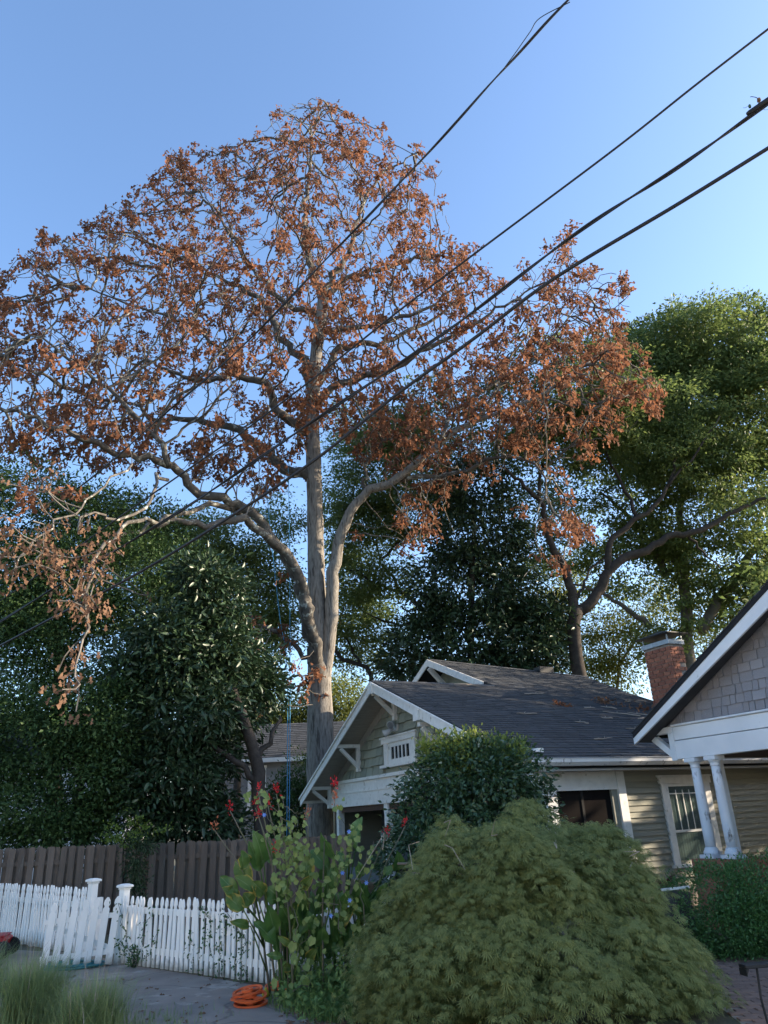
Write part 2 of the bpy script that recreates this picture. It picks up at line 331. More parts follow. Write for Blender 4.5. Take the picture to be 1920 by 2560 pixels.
# brick path: running bond, each brick a piece
unit_brick = MB().box((0, 0, 0), (1, 1, 1)).mesh('path_brick'); unit_brick.materials.append(M['paver'])
cnt = 0
path = bpy.data.objects['path']
for r in range(40):
    for c in range(24):
        x = 3.0 + c * .215 + (r % 2) * .107; y = 7.9 + r * .108
        lo = 3.15 + max(0, (y - 8.6) * .19)
        if x < lo or x > 3.7 + (y - 7.5) * .55 or y > 11.6 or cnt >= 290: continue
        o = bpy.data.objects.new('brick', unit_brick); link(o, path); cnt += 1
        o.location = (x, y, .005); o.scale = (.203, .097, .012 + random.uniform(0, .008)); o.rotation_euler = (random.gauss(0, .008), random.gauss(0, .008), random.gauss(0, .01))

# ------------------------------------------------------------------ courses of shingles, boards and bricks
WEDGE = {}
def wedge_mesh(m):
    if m.name not in WEDGE:
        w_ = MB().add([(0, 0, 0), (1, 0, 0), (1, 1, 0), (0, 1, 0), (0, 0, 1), (1, 0, 1), (1, 1, .25), (0, 1, .25)],
                      [(3, 2, 1, 0), (4, 5, 6, 7), (0, 1, 5, 4), (1, 2, 6, 5), (2, 3, 7, 6), (3, 0, 4, 7)]).mesh('shingle_' + m.name)
        w_.materials.append(m); WEDGE[m.name] = w_
    return WEDGE[m.name]

def courses(parent, name, O, U, V, N, v0, v1, expo, wrange, clip, thick, m, limit=300, gap=.006, rest='shingles', jit=.004, over=1.12):
    """overlapping pieces on the plane O + u U + v V (parent space); clip(v) gives the (u0, u1) runs of a row"""
    O, U, V, N = (np.array(x, float) for x in (O, U, V, N)); pcs = []
    v = v0; row = 0
    while v < v1 - expo * .3:
        for (u0, u1) in clip(v + expo * .5):
            u = u0 - (random.uniform(0, wrange[1]) if wrange[1] < 5 else 0)
            while u < u1 - .02:
                wd = random.uniform(*wrange); a, b = max(u, u0), min(u + wd, u1)
                if b - a > .03: pcs.append((a, b - a, v + random.uniform(-jit, jit)))
                u += wd
        v += expo; row += 1
    Mw = parent.matrix_world if parent else Matrix()
    def mtx(pc, tj):
        u, wd, v = pc; o = O + U * (u + gap / 2) + V * v
        return Matrix([[U[i] * (wd - gap), V[i] * expo * over, N[i] * tj, o[i]] for i in range(3)] + [[0, 0, 0, 1]])
    c0 = Vector(CAM); pw = Matrix.Translation(parent.location) @ Matrix.Rotation(parent.rotation_euler[2], 4, 'Z')
    pcs.sort(key=lambda pc: (pw @ Vector(O + U * (pc[0] + pc[1] / 2) + V * pc[2]) - c0).length)
    me = wedge_mesh(m)
    for pc in pcs[:limit]:
        o = bpy.data.objects.new(name, me); link(o, parent); o.matrix_basis = mtx(pc, thick * random.uniform(.8, 1.25))
    if len(pcs) > limit:
        mb = MB(); base = [v.co.copy() for v in me.vertices]; fs = [tuple(p.vertices) for p in me.polygons]
        for pc in pcs[limit:]:
            k = mtx(pc, thick * random.uniform(.8, 1.25)); mb.add([k @ q for q in base], fs)
        tag(mb.build(rest, m, parent), kind='stuff')
    return len(pcs)

# ------------------------------------------------------------------ the grey-green bungalow (local axes: x along its side, y along its front)
H = thing('bungalow', 'grey-green shingled bungalow with white-trimmed porch gable and dark asphalt roof', 'house', tuple(P0), PH)
bpy.context.view_layer.update()
K = (5.68 - 2.85) / 7.2          # pitch of the slope towards the street side
def zr(a): return 2.85 + K * (a + .5)
AX = 6.7                          # front ridge
ZA = zr(AX)
KL = (ZA - 2.77) / (12.9 - AX)
def zl(a): return ZA - KL * (a - AX)
FB = -2.62                        # front edge of the roof
# roof slabs
rt = [(FB, -.5), (FB, AX), (1.62, AX), (1.7, 10.94), (7.32, 8.96), (6.63, 5.7), (6.2, 4.64), (6.0, -.5)]
mb = MB(); mb.prism([(b, a, zr(a)) for b, a in rt], (0, 0, -.10))
mb.prism([(FB, AX, ZA), (FB, 12.9, zl(12.9)), (3.5, 12.9, zl(12.9)), (3.5, AX, ZA)], (0, 0, -.10))
mb.prism([(1.7, 10.94, 7.36), (7.32, 8.96, 6.58), (9.5, 17, 3.4), (1.7, 17, 4.4)], (0, 0, -.1))
mb.prism([(7.32, 8.96, 6.58), (6.63, 5.7, zr(5.7)), (6.2, 4.64, zr(4.64)), (6.0, -.5, 2.85), (8.5, -.5, 2.6), (9.5, 17, 3.3)], (0, 0, -.1))
roof = mb.build('roof', M['asphalt_base'], H)
Vn = unit(np.array([0, 1.0, K])); Nn = unit(np.array([0, -K, 1.0]))
def rclip(v):
    a = -.5 + v * Vn[1]
    lo = FB if a < AX else 1.66
    hi = np.interp(a, [-.5, 4.64, 5.7, 8.96], [6.0, 6.2, 6.63, 7.32])
    if a > 8.96: hi = 1.7 + (10.94 - a) / 1.98 * 5.62
    return [(lo, hi)] if hi - lo > .1 else []
courses(roof, 'shingle', (0, -.5, 2.857), (1, 0, 0), Vn, Nn, 0, 11.3 / Vn[1], .20, (.28, .5), rclip, .028, M['asphalt'], 300, .020, 'roof_shingles', .012)
Vl = unit(np.array([0, -1.0, KL])); Nl = unit(np.array([0, KL, 1.0]))
courses(roof, 'shingle', (0, 12.9, 2.777), (1, 0, 0), Vl, Nl, 0, 6.0 / -Vl[1], .20, (.28, .5), lambda v: [(FB, 3.4)], .022, M['asphalt'], 0, .012, 'roof_shingles', .012)
# ridge caps
mb = MB()
for i in range(14): mb.prism([(FB + i * .3, AX - .14, ZA - .035), (FB + i * .3, AX, ZA + .05), (FB + i * .3, AX + .14, ZA - .035)], (.33, 0, .012))
for i in range(18):
    t0, t1 = i / 18, (i + 1.1) / 18
    p, q = np.array((1.7, 10.94, 7.36)), np.array((7.32, 8.96, 6.58)); a, d = p + (q - p) * t0, (q - p) * (t1 - t0)
    mb.prism([a + (0, -.15, -.03), a + (0, 0, .045), a + (0, .15, -.05)], d)
tag(mb.build('ridge_caps', M['asphalt'], roof), kind='stuff')
# ridge vent box
MB().box((5.5, 9.35, 6.75), (6.15, 9.75, 7.0)).build('roof_vent', M['black'], roof, bevel=.02)
# soffit under the front overhang
mb = MB()
mb.prism([(FB + .04, -.45, zr(-.45) - .105), (FB + .04, AX, ZA - .105), (-1.8, AX, ZA - .105), (-1.8, -.45, zr(-.45) - .105)], (0, 0, -.02))
mb.prism([(FB + .04, AX, ZA - .106), (FB + .04, 12.85, zl(12.85) - .106), (-1.8, 12.85, zl(12.85) - .106), (-1.8, AX, ZA - .106)], (0, 0, -.02))
mb.build('soffit', M['soffit'], H)
# barge boards
def barge(b, pts, hgt, th, name='barge_board'):
    (a0, z0), (a1, z1) = pts
    return MB().prism([(b, a0, z0 + .02), (b, a1, z1 + .02), (b, a1, z1 + .02 - hgt), (b, a0, z0 + .02 - hgt)], (th, 0, 0)).build(name, M['white'], H)
barge(FB - .035, [(AX, ZA - .03), (12.9, zl(12.9) - .03)], .27, .035)
barge(FB - .035, [(-.5, zr(-.5) - .03), (AX, ZA - .03)], .27, .035)
mb = MB(); mb.prism([(FB - .075, AX, ZA + .005), (FB - .075, 12.95, zl(12.95) + .005), (FB - .075, 12.95, zl(12.95) - .055), (FB - .075, AX, ZA - .055)], (.04, 0, 0))
mb.prism([(FB - .075, AX, ZA + .005), (FB - .075, -.52, zr(-.52) + .005), (FB - .075, -.52, zr(-.52) - .055), (FB - .075, AX, ZA - .055)], (.04, 0, 0))
mb.build('drip_moulding', M['white'], H)
# left eave fascia
MB().box((FB, 12.86, 2.58), (3.4, 12.9, 2.76)).build('fascia_board', M['white'], H)
# gable wall (shingles) above the beam
FW = -1.84
MB().prism([(FW + .03, 12.1, 3.0), (FW + .03, 12.1, zl(12.1) - .1), (FW + .03, AX, ZA - .12), (FW + .03, .2, zr(.2) - .1), (FW + .03, .2, 3.0)], (.12, 0, 0)).build('gable_wall', M['shingle'], H)
MB().prism([(FW - .035, AX, ZA - .10), (FW - .035, 12.1, zl(12.1) - .10), (FW - .035, 12.1, zl(12.1) - .36), (FW - .035, AX, ZA - .40)], (.05, 0, 0)).build('rake_board', M['soffit'], H)
MB().prism([(FW - .035, AX - .001, ZA - .10), (FW - .035, .2, zr(.2) - .10), (FW - .035, .2, zr(.2) - .36), (FW - .035, AX - .001, ZA - .40)], (.05, 0, 0)).build('rake_board', M['soffit'], H)
def gclip(v):
    z = 3.2 + v
    zt = z + .30; a0 = max((zt - 2.85) / K - .5, .3); a1 = min(AX + (ZA - zt) / KL, 11.98)
    if a1 - a0 < .1: return []
    if 3.32 < z < 4.22: return [(a0, 5.52), (7.72, a1)]
    return [(a0, a1)]
courses(H, 'shingle', (FW + .03, 0, 3.2), (0, 1, 0), (0, 0, 1), (-1, 0, 0), 0, 2.6, .262, (.22, .55), gclip, .085, M['shingle'], 300, .028, 'wall_shingles', .014)
# frieze beam under the gable
MB().box((FW - .02, .1, 2.80), (FW + .16, 12.02, 3.10)).build('beam', M['white'], H, bevel=.008)
MB().box((FW - .06, .05, 2.38), (FW + .20, 12.26, 2.795)).build('beam', M['white'], H, bevel=.008)
mb = MB(); mb.box((FW - .09, .1, 3.10), (FW + .1, 12.05, 3.16)); mb.box((FW - .05, .1, 3.163), (FW + .1, 12.05, 3.2)); mb.box((FW - .085, .1, 2.775), (FW - .062, 12.2, 2.80))
mb.build('moulding', M['white'], H)
# knee brackets
def bracket(a, z, b1, drop=.62, t=.14):
    b0 = FW - .02
    mb = MB(); mb.box((b1, a - t / 2, z - .11), (b0 - .002, a + t / 2, z)); mb.box((b0 - .12, a - t / 2, z - drop - .1), (b0 - .001, a + t / 2, z - .112))
    mb.bar((b1 + .10, a, z - .13), (b0 - .06, a, z - drop + .03), t * .8, .10, (0, 1, 0))
    return mb.build('bracket', M['white'], H, bevel=.006)
bracket(9.45, 4.20, FB + .0, .72); bracket(12.0, 3.08, FB + .0, .6); bracket(3.95, 4.20, FB, .72); bracket(AX, 5.40, FB, .7)
for a, z in ((AX - .02, ZA), (3.92, zr(3.92))):
    MB().box((FB - .10, a - .13, z - .36), (FB - .036, a + .13, z - .10)).build('barge_block', M['white'], H)
# attic window with frame, sill and bars
wf = MB()
wf.box((FW - .05, 5.62, 3.42), (FW + .03, 5.86, 4.02)); wf.box((FW - .05, 7.38, 3.42), (FW + .03, 7.62, 4.02)); wf.box((FW - .07, 5.52, 4.02), (FW + .03, 7.74, 4.16)); wf.box((FW - .10, 5.48, 4.16), (FW + .03, 7.8, 4.205))
win = wf.build('window', M['white'], H)
MB().box((FW - .13, 5.5, 3.34), (FW + .03, 7.78, 3.42)).build('sill', M['white'], win)
sa = MB(); sa.box((FW - .02, 5.862, 3.422), (FW + .03, 7.378, 3.56)); sa.box((FW - .02, 5.862, 3.90), (FW + .03, 7.378, 4.018)); sa.box((FW - .02, 5.862, 3.56), (FW + .03, 6.02, 3.9)); sa.box((FW - .02, 7.20, 3.56), (FW + .03, 7.378, 3.9))
sa.build('sash', M['white'], win)
for i in range(1, 5):
    y = 6.02 + i * 1.18 / 5; MB().box((FW - .018, y - .025, 3.561), (FW + .005, y + .025, 3.899)).build('muntin', M['white'], win)
MB().box((FW + .006, 6.021, 3.561), (FW + .012, 7.199, 3.899)).build('pane', M['glass'], win)
MB().box((FW + .013, 6.02, 3.56), (FW + .028, 7.2, 3.9)).build('dark_backing', M['dark'], win)
# twin floodlight
fl = MB().box((FW - .06, 6.62, 4.30), (FW + .0, 6.98, 4.50)).build('floodlight', M['lampw'], H, bevel=.02)
for s, dz in ((-1, .10), (1, -.10)):
    mb = MB(); c = np.array((FW - .20, 6.80 + s * .16, 4.40 + dz)); d = unit(np.array((-.8, s * .5, -.45)))
    mb.tube([c - d * .13, c - d * .05, c + d * .04, c + d * .13], [.03, .07, .085, .12], 10); mb.tube([(FW - .05, 6.8 + s * .06, 4.4), c - d * .1], .02, 6)
    mb.build('lamp_head', M['lampw'], fl, True)
    MB().tube([c + d * .131, c + d * .135], .10, 10).build('lens', M['galv'], fl)
# upper gable behind, with barge boards, brace and wall
UB = 1.66
mb = MB(); mb.prism([(UB - .05, 10.94, 7.38), (UB - .05, 7.3, zr(7.3) + .02), (UB - .05, 7.3, zr(7.3) - .22), (UB - .05, 10.94, 7.13)], (.04, 0, 0)); mb.build('barge_board', M['white'], H)
mb = MB(); mb.prism([(UB - .05, 10.94, 7.38), (UB - .05, 13.6, 6.12), (UB - .05, 13.6, 5.88), (UB - .05, 10.94, 7.13)], (.04, 0, 0)); mb.build('barge_board', M['white'], H)
MB().prism([(UB + .72, 10.94, 7.2), (UB + .72, 7.4, 5.72), (UB + .72, 16.5, 4.7)], (.1, 0, 0)).build('gable_wall', M['shingle'], H)
MB().bar((UB, 10.9, 7.05), (UB + .7, 10.9, 6.35), .15, .15, (0, 1, 0)).build('bracket', M['white'], H)
# eave gutter on the near side
mb = MB(); mb.prism([(-2.72, -.50, 2.93), (-2.72, -.66, 2.93), (-2.72, -.66, 2.86), (-2.72, -.60, 2.79), (-2.72, -.50, 2.79)], (9.2, 0, 0))
gut = mb.build('gutter', M['gutter'], H)
mb = MB()
for i in range(9): mb.box((-2.70 + i * 1.02, -.675, 2.932), (-2.70 + i * 1.02 + 1.005, -.38, 2.945 + .003 * (i % 2)))
mb.build('gutter_guard', M['galv'], gut)
MB().box((-2.66, -.64, 2.45), (-2.58, -.56, 2.79)).build('downspout', M['white'], H)
MB().box((-2.6, -.50, 2.70), (6.4, -.02, 2.74)).build('eave_soffit', M['soffit'], H)
# side wall: clapboards, corner board, window
MB().box((.02, .02, .3), (7.0, .12, 2.84)).build('wall', M['clap'], H)
def sclip(v):
    z = .55 + v
    runs = [(.19, 1.21), (2.69, 7.0)] if .74 < z < 2.52 else [(.19, 7.0)]
    return runs
courses(H, 'clapboard', (0, .02, .55), (1, 0, 0), (0, 0, 1), (0, -1, 0), 0, 2.25, .121, (9, 9), sclip, .048, M['clap'], 300, .004, jit=.003)
MB().box((-.02, -.052, .3), (.19, .14, 2.78)).build('corner_board', M['white'], H)
MB().box((.02, .021, .0), (7.0, .3, .3)).build('foundation', M['mortar'], H)
w2 = MB(); w2.box((1.215, -.05, .80), (1.40, .06, 2.42)); w2.box((2.50, -.05, .80), (2.685, .06, 2.42)); w2.box((1.17, -.06, 2.42), (2.73, .06, 2.56)); w2.box((1.14, -.07, 2.56), (2.76, .06, 2.60))
sw = w2.build('window', M['white'], H, bevel=.004)
MB().box((1.16, -.09, .74), (2.74, .06, .80)).build('sill', M['white'], sw)
mb = MB(); mb.box((1.402, -.005, 1.42), (1.45, .04, 2.418)); mb.box((2.45, -.005, 1.42), (2.498, .04, 2.418)); mb.box((1.45, -.005, 2.36), (2.45, .04, 2.418)); mb.box((1.45, -.005, 1.42), (2.45, .04, 1.47))
mb.build('sash', M['white'], sw)
mb = MB(); mb.box((1.402, .002, .80), (1.45, .055, 1.418)); mb.box((2.45, .002, .80), (2.498, .055, 1.418)); mb.box((1.45, .002, .80), (2.45, .055, .87)); mb.build('sash', M['clap'], sw)
for i in range(1, 5): x = 1.45 + i * .2; MB().box((x - .012, -.006, 1.471), (x + .012, -.0015, 2.29)).build('muntin', M['white'], sw)
MB().box((1.45, -.0056, 2.20), (2.45, -.0014, 2.222)).build('muntin', M['white'], sw)
MB().box((1.45, -.001, 1.47), (2.45, .001, 2.36)).build('pane', M['glass'], sw)
MB().box((1.45, .004, .87), (2.45, .006, 1.42)).build('pane', M['glass'], sw)
mb = MB(); n = 30
for i in range(n):
    x0, x1 = 1.40 + i * 1.1 / n, 1.40 + (i + 1) * 1.1 / n
    mb.add([(x0, .010 + .006 * (i % 2), .8), (x1, .010 + .006 * ((i + 1) % 2), .8), (x1, .010 + .006 * ((i + 1) % 2), 2.42), (x0, .010 + .006 * (i % 2), 2.42)], [(0, 1, 2, 3)])
mb.build('curtain', M['curtain'], sw)
# screened porch behind the gable: posts, header, screen, floor, ceiling
MB().box((-1.78, -.02, 2.36), (-.022, .14, 2.83)).build('header', M['white'], H)
MB().box((-1.78, -.034, 2.34), (-.022, -.021, 2.40)).build('moulding', M['white'], H)
MB().box((FW - .04, -.03, .3), (FW + .2, .2, 2.83)).build('post', M['white'], H)
MB().box((-.18, -.005, .9), (-.022, .12, 2.36)).build('inner_post', M['clap'], H)
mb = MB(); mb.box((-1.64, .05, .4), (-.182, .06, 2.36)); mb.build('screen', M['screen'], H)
MB().box((-.98, .03, .9), (-.92, .049, 2.36)).build('screen_rail', M['dark'], H)
MB().box((-1.62, .0, .35), (-.182, .11, .9)).build('knee_wall', M['clap'], H)
MB().box((FW, .3, .3), (.2, 12.1, .48)).build('porch_floor', M['dark_wood'], H)
MB().box((FW + .21, .3, 2.79), (.2, 12.1, 2.85)).build('porch_ceiling', M['dark_wood'], H)
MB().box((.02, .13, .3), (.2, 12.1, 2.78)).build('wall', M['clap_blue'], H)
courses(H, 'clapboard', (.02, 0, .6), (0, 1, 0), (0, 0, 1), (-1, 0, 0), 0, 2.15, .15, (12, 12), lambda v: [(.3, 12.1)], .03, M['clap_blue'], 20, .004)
MB().box((FW + .03, 1.0, 2.22), (FW + .16, 11.2, 2.378)).build('lintel', M['dark_wood'], H)
MB().box((FW - .03, 11.3, .3), (FW + .17, 11.5, 2.378)).build('post', M['white'], H)
MB().box((FW - .03, 7.55, .3), (FW + .17, 7.8, 2.378)).build('post', M['white'], H)
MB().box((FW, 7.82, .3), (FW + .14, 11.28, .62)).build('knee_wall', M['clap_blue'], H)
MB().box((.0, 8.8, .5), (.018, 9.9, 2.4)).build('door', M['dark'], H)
mb = MB(); mb.box((FW + .1, 12.0, .3), (5, 12.12, 2.75)); mb.build('wall', M['clap'], H)
MB().box((-.06, 7.0, 1.0), (.0, 7.25, 1.35)).build('mailbox', M['black'], H)

# chimney, brick by brick
chim = MB().box((5.82, 3.31, 3.6), (6.38, 4.32, 6.60)).build('chimney', M['mortar'], H)
ub = MB().box((0, 0, 0), (1, 1, 1)).mesh('chimney_brick'); ub.materials.append(M['brick'])
def brick(x0, y0, z0, dx, dy, dz):
    o = bpy.data.objects.new('brick', ub); link(o, chim); o.location = (x0, y0, z0); o.scale = (dx, dy, dz)
rows = int((6.53 - 4.15) / .1225)
for r in range(rows):
    z = 4.15 + r * .1225
    y = 3.29 - (.0 if r % 2 else .14)
    while y < 4.34:
        y0, y1 = max(y, 3.285), min(y + .27, 4.345)
        if y1 - y0 > .04: brick(5.80 - random.uniform(0, .012), y0, z, .05, y1 - y0 - .018, .104)
        y += .28
    x = 5.86 - (.14 if r % 2 else 0)
    while x < 6.40:
        x0, x1 = max(x, 5.852), min(x + .27, 6.40)
        if x1 - x0 > .04 and not (x1 > 6.39 and 9 < r < 16 and random.random() < .6): brick(x0, 3.285 - random.uniform(0, .012), z, x1 - x0 - .018, .05, .104)
        x += .28
MB().box((5.76, 3.25, 6.53), (6.44, 4.38, 6.68)).build('cap_band', M['galv'], chim, bevel=.01)
MB().box((5.9, 3.4, 6.682), (6.3, 4.22, 6.72)).build('flue', M['dark'], chim)
mb = MB()
for x in (5.80, 6.38):
    for y in (3.30, 4.30): mb.box((x, y, 6.683), (x + .035, y + .035, 6.90))
mb.build('cap_posts', M['galv'], chim)
mb = MB(); mb.add([(5.66, 3.12, 6.88), (6.54, 3.12, 6.88), (6.54, 4.5, 6.88), (5.66, 4.5, 6.88), (6.1, 3.81, 7.06), (5.66, 3.12, 6.85), (6.54, 3.12, 6.85), (6.54, 4.5, 6.85), (5.66, 4.5, 6.85)],
                [(0, 1, 4), (1, 2, 4), (2, 3, 4), (3, 0, 4), (8, 7, 6, 5), (0, 5, 6, 1), (1, 6, 7, 2), (2, 7, 8, 3), (3, 8, 5, 0)])
mb.build('chimney_cap', M['black'], chim)

# ------------------------------------------------------------------ the porch of the nearer house on the right
Q = np.array([5.65, 14.0, 0.0])
R = thing('porch_house', 'nearer house with weathered shingle gable, white barge board and peeling porch columns', 'house', tuple(Q), PH)
bpy.context.view_layer.update()
GA = -3.6
def z2(a): return 3.21 + .545 * (1.41 - a)
GZ = z2(GA)
mb = MB(); mb.prism([(-.43, 1.41, z2(1.41)), (-.43, GA, GZ), (7.5, GA, GZ), (7.5, 1.41, z2(1.41))], (0, 0, .09))
mb.prism([(-.43, GA, GZ), (-.43, 2 * GA - 1.41, 3.21), (7.5, 2 * GA - 1.41, 3.21), (7.5, GA, GZ)], (0, 0, .09))
rf2 = mb.build('roof', M['asphalt_base'], R)
V2 = unit(np.array([0, -1.0, .545])); N2 = unit(np.array([0, .545, 1.0]))
courses(rf2, 'shingle', (0, 1.43, 3.295), (1, 0, 0), V2, N2, 0, 5.2, .2, (.28, .5), lambda v: [(-.45, 7.5)], .022, M['asphalt'], 0, .012, 'roof_shingles', .01)
MB().prism([(-.415, 1.42, 3.205), (-.415, GA, GZ - .005), (-.415, GA, GZ - .30), (-.415, 1.42, 3.09)], (.045, 0, 0)).build('barge_board', M['white_blue'], R)
MB().prism([(-.415, GA - .001, GZ - .005), (-.415, 2 * GA - 1.42, 3.205), (-.415, 2 * GA - 1.42, 3.09), (-.415, GA - .001, GZ - .30)], (.045, 0, 0)).build('barge_board', M['white_blue'], R)
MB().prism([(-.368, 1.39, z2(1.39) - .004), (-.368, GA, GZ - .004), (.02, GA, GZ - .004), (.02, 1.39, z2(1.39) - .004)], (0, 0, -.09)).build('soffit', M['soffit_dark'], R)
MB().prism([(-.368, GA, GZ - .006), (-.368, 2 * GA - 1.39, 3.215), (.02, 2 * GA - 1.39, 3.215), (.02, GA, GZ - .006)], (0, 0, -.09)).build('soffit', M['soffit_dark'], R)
MB().prism([(.06, 1.05, 3.36), (.06, GA, GZ - .1), (.06, 2 * GA - 1.05, 3.36)], (.1, 0, 0)).build('gable_wall', M['shingle2'], R)
def g2clip(v):
    z = 3.40 + v; a1 = 1.41 - (z - 3.12) / .545; return [(2 * GA - a1, a1)]
courses(R, 'shingle', (.06, 0, 3.40), (0, 1, 0), (0, 0, 1), (-1, 0, 0), 0, 2.3, .165, (.11, .34), g2clip, .034, M['shingle2'], 300, .012, 'wall_shingles', .006)
MB().box((-.02, 2 * GA - .78, 3.10), (.14, .77, 3.34)).build('beam', M['white_blue'], R, bevel=.006)
MB().box((-.04, 2 * GA - .78, 2.76), (.16, .77, 3.085)).build('beam', M['white_blue'], R, bevel=.006)
MB().box((-.06, 2 * GA - .8, 3.345), (.14, .79, 3.385)).build('moulding', M['white_blue'], R, bevel=.01)
MB().box((.18, .58, 2.76), (3.2, .77, 3.10)).build('beam', M['white_blue'], R, bevel=.006)
MB().box((.17, 2 * GA - .5, 2.765), (3.2, .57, 2.80)).build('porch_ceiling', M['dark_wood'], R)
mb = MB(); mb.box((-.04, .772, 3.24), (.10, 1.42, 3.355)); mb.box((-.04, .772, 2.74), (.10, .90, 3.238)); mb.bar((.03, 1.36, 3.23), (.03, .86, 2.84), .13, .12, (1, 0, 0)); 
mb.build('bracket', M['white_blue'], R, bevel=.006)
def column(x, y, name='column'):
    c = MB().lathe([(.090, 0), (.092, .3), (.091, .7), (.085, 1.1), (.078, 1.40)], 20, (x, y, 1.19)).build(name, M['peel'], R, True)
    mb = MB().lathe([(.135, -.055), (.14, -.03), (.132, 0), (.115, .015), (.112, .035), (.104, .05), (.091, .06)], 20, (x, y, 1.20)); mb.build('base', M['peel'], c, True)
    MB().box((x - .15, y - .15, 1.085), (x + .15, y + .15, 1.144)).build('plinth', M['white_blue'], c)
    mb = MB().lathe([(.079, 0), (.095, .015), (.082, .03), (.084, .055), (.105, .08), (.115, .10)], 20, (x, y, 2.585)); mb.build('capital', M['peel'], c, True)
    MB().box((x - .125, y - .125, 2.688), (x + .125, y + .125, 2.755)).build('abacus', M['white_blue'], c)
column(.05, 0.0); column(.05, .46)
MB().box((.46, .30, 1.1), (.60, .44, 2.75)).build('square_post', M['white_blue'], R)
MB().box((-.22, -.22, 0), (.75, .70, 1.08)).build('pier', M['brick'], R)
MB().box((.0, 2 * GA - .5, 0), (3.2, -.3, .5)).build('porch_floor', M['dark_wood'], R)
mb = MB(); mb.box((3.4, 2 * GA - .6, 0), (7.3, .55, 3.2)); mb.build('wall', M['shingle2'], R)

# cream house added left of the camera to bounce warm sunlight into the shade
X = thing('added_cream_house', 'added cream house, its sunny wall bouncing light onto the gardens', 'house', (-22, -11, 0), 0)
bpy.context.view_layer.update()
MB().box((0, 0, 0), (9, 14.5, 6.4)).build('wall', M['cream'], X)
MB().prism([(-.5, -.5, 6.4), (4.5, -.5, 9.2), (9.5, -.5, 6.4)], (0, 15.5, 0)).build('roof', M['asphalt_base'], X)
for yy in (2.0, 6.5, 11.0):
    for zz in (1.2, 4.1):
        mb = MB(); mb.box((9.0, yy, zz), (9.06, yy + .1, zz + 1.5)); mb.box((9.0, yy + .9, zz), (9.06, yy + 1.0, zz + 1.5)); mb.box((9.0, yy, zz + 1.5), (9.07, yy + 1.0, zz + 1.62)); mb.box((9.0, yy, zz - .08), (9.09, yy + 1.0, zz)); f_ = mb.build('window', M['farwhite'], X)
        MB().box((9.01, yy + .1, zz), (9.02, yy + .9, zz + 1.5)).build('pane', M['dark'], f_)
# ------------------------------------------------------------------ far houses glimpsed through the trees
F = thing('far_house', 'slate clapboard house far behind the oak trunk with grey roof', 'house', (-9.6, 42, 0), radians(3))
bpy.context.view_layer.update()
MB().box((0, 0, 0), (8.5, 6, 5.1)).build('wall', M['clap_far'], F)
courses(F, 'clapboard', (0, 0, 1.0), (1, 0, 0), (0, 0, 1), (0, -1, 0), 0, 4.0, .2, (20, 20), lambda v: [(0, 1.62), (2.62, 8.5)] if 2.8 < 1 + v < 4.8 else [(0, 8.5)], .04, M['clap_far'], 60, .004)
mb = MB().box((1.64, -.06, 2.8), (1.80, .02, 4.8)); mb.box((2.44, -.06, 2.8), (2.60, .02, 4.8)); mb.box((1.60, -.08, 4.8), (2.64, .02, 4.95)); mb.box((1.6, -.1, 2.68), (2.64, .02, 2.8))
fw = mb.build('window', M['farwhite'], F)
MB().box((1.80, -.02, 2.8), (2.44, -.01, 4.8)).build('pane', M['glass'], fw); MB().box((1.80, -.04, 3.76), (2.44, -.021, 3.84)).build('rail', M['farwhite'], fw)
MB().box((1.80, -.008, 2.8), (2.44, -.003, 4.8)).build('blind', M['curtain'], fw)
mb = MB(); mb.prism([(-.6, -.7, 5.15), (9.1, -.7, 5.15), (9.1, 3, 7.3), (-.6, 3, 7.3)], (0, 0, .12)); mb.prism([(-.6, 3, 7.3), (9.1, 3, 7.3), (9.1, 6.7, 5.15), (-.6, 6.7, 5.15)], (0, 0, .12))
frf = mb.build('roof', M['asphalt_base'], F)
Vf = unit(np.array([0, 3.7, 2.15])); Nf = unit(np.array([0, -2.15, 3.7]))
courses(frf, 'shingle', (0, -.7, 5.275), (1, 0, 0), Vf, Nf, 0, 4.2, .24, (.5, .9), lambda v: [(-.6, 9.1)], .03, M['asphalt'], 0, .02, 'roof_shingles')
MB().box((-.6, -.74, 5.05), (9.1, -.70, 5.27)).build('fascia_board', M['farwhite'], F)
W = thing('white_house', 'white clapboard house glimpsed through the evergreen hedge', 'house', (-20, 34, 0), radians(8))
MB().box((0, 0, 0), (8, 6, 5.0)).build('wall', M['farwhite'], W)
mb = MB().box((4.0, -.05, 2.2), (4.1, 0, 3.8)); mb.box((4.9, -.05, 2.2), (5.0, 0, 3.8)); mb.box((3.95, -.06, 3.8), (5.05, 0, 3.95)); mb.box((3.95, -.06, 2.1), (5.05, 0, 2.2))
ww = mb.build('window', M['farwhite'], W); MB().box((4.1, -.02, 2.2), (4.9, -.01, 3.8)).build('pane', M['curtain'], ww)
MB().prism([(-.4, -.5, 5.0), (-.4, 3, 7.6), (-.4, 6.5, 5.0)], (8.8, 0, 0)).build('roof', M['asphalt_base'], W)

# ------------------------------------------------------------------ fences
def picket_mesh(wd, h, th, name):
    p = [(-wd / 2, 0), (wd / 2, 0), (wd / 2, h - .165), (wd * .30, h - .145), (wd * .30, h - .13), (wd / 2, h - .10), (wd * .42, h - .05), (wd * .12, h), (-wd * .12, h),
         (-wd * .42, h - .05), (-wd / 2, h - .10), (-wd * .30, h - .13), (-wd * .30, h - .145), (-wd / 2, h - .165)]
    me = MB().prism([(x, -th / 2, z) for x, z in p], (0, th, 0)).mesh(name); me.materials.append(M['picket']); return me

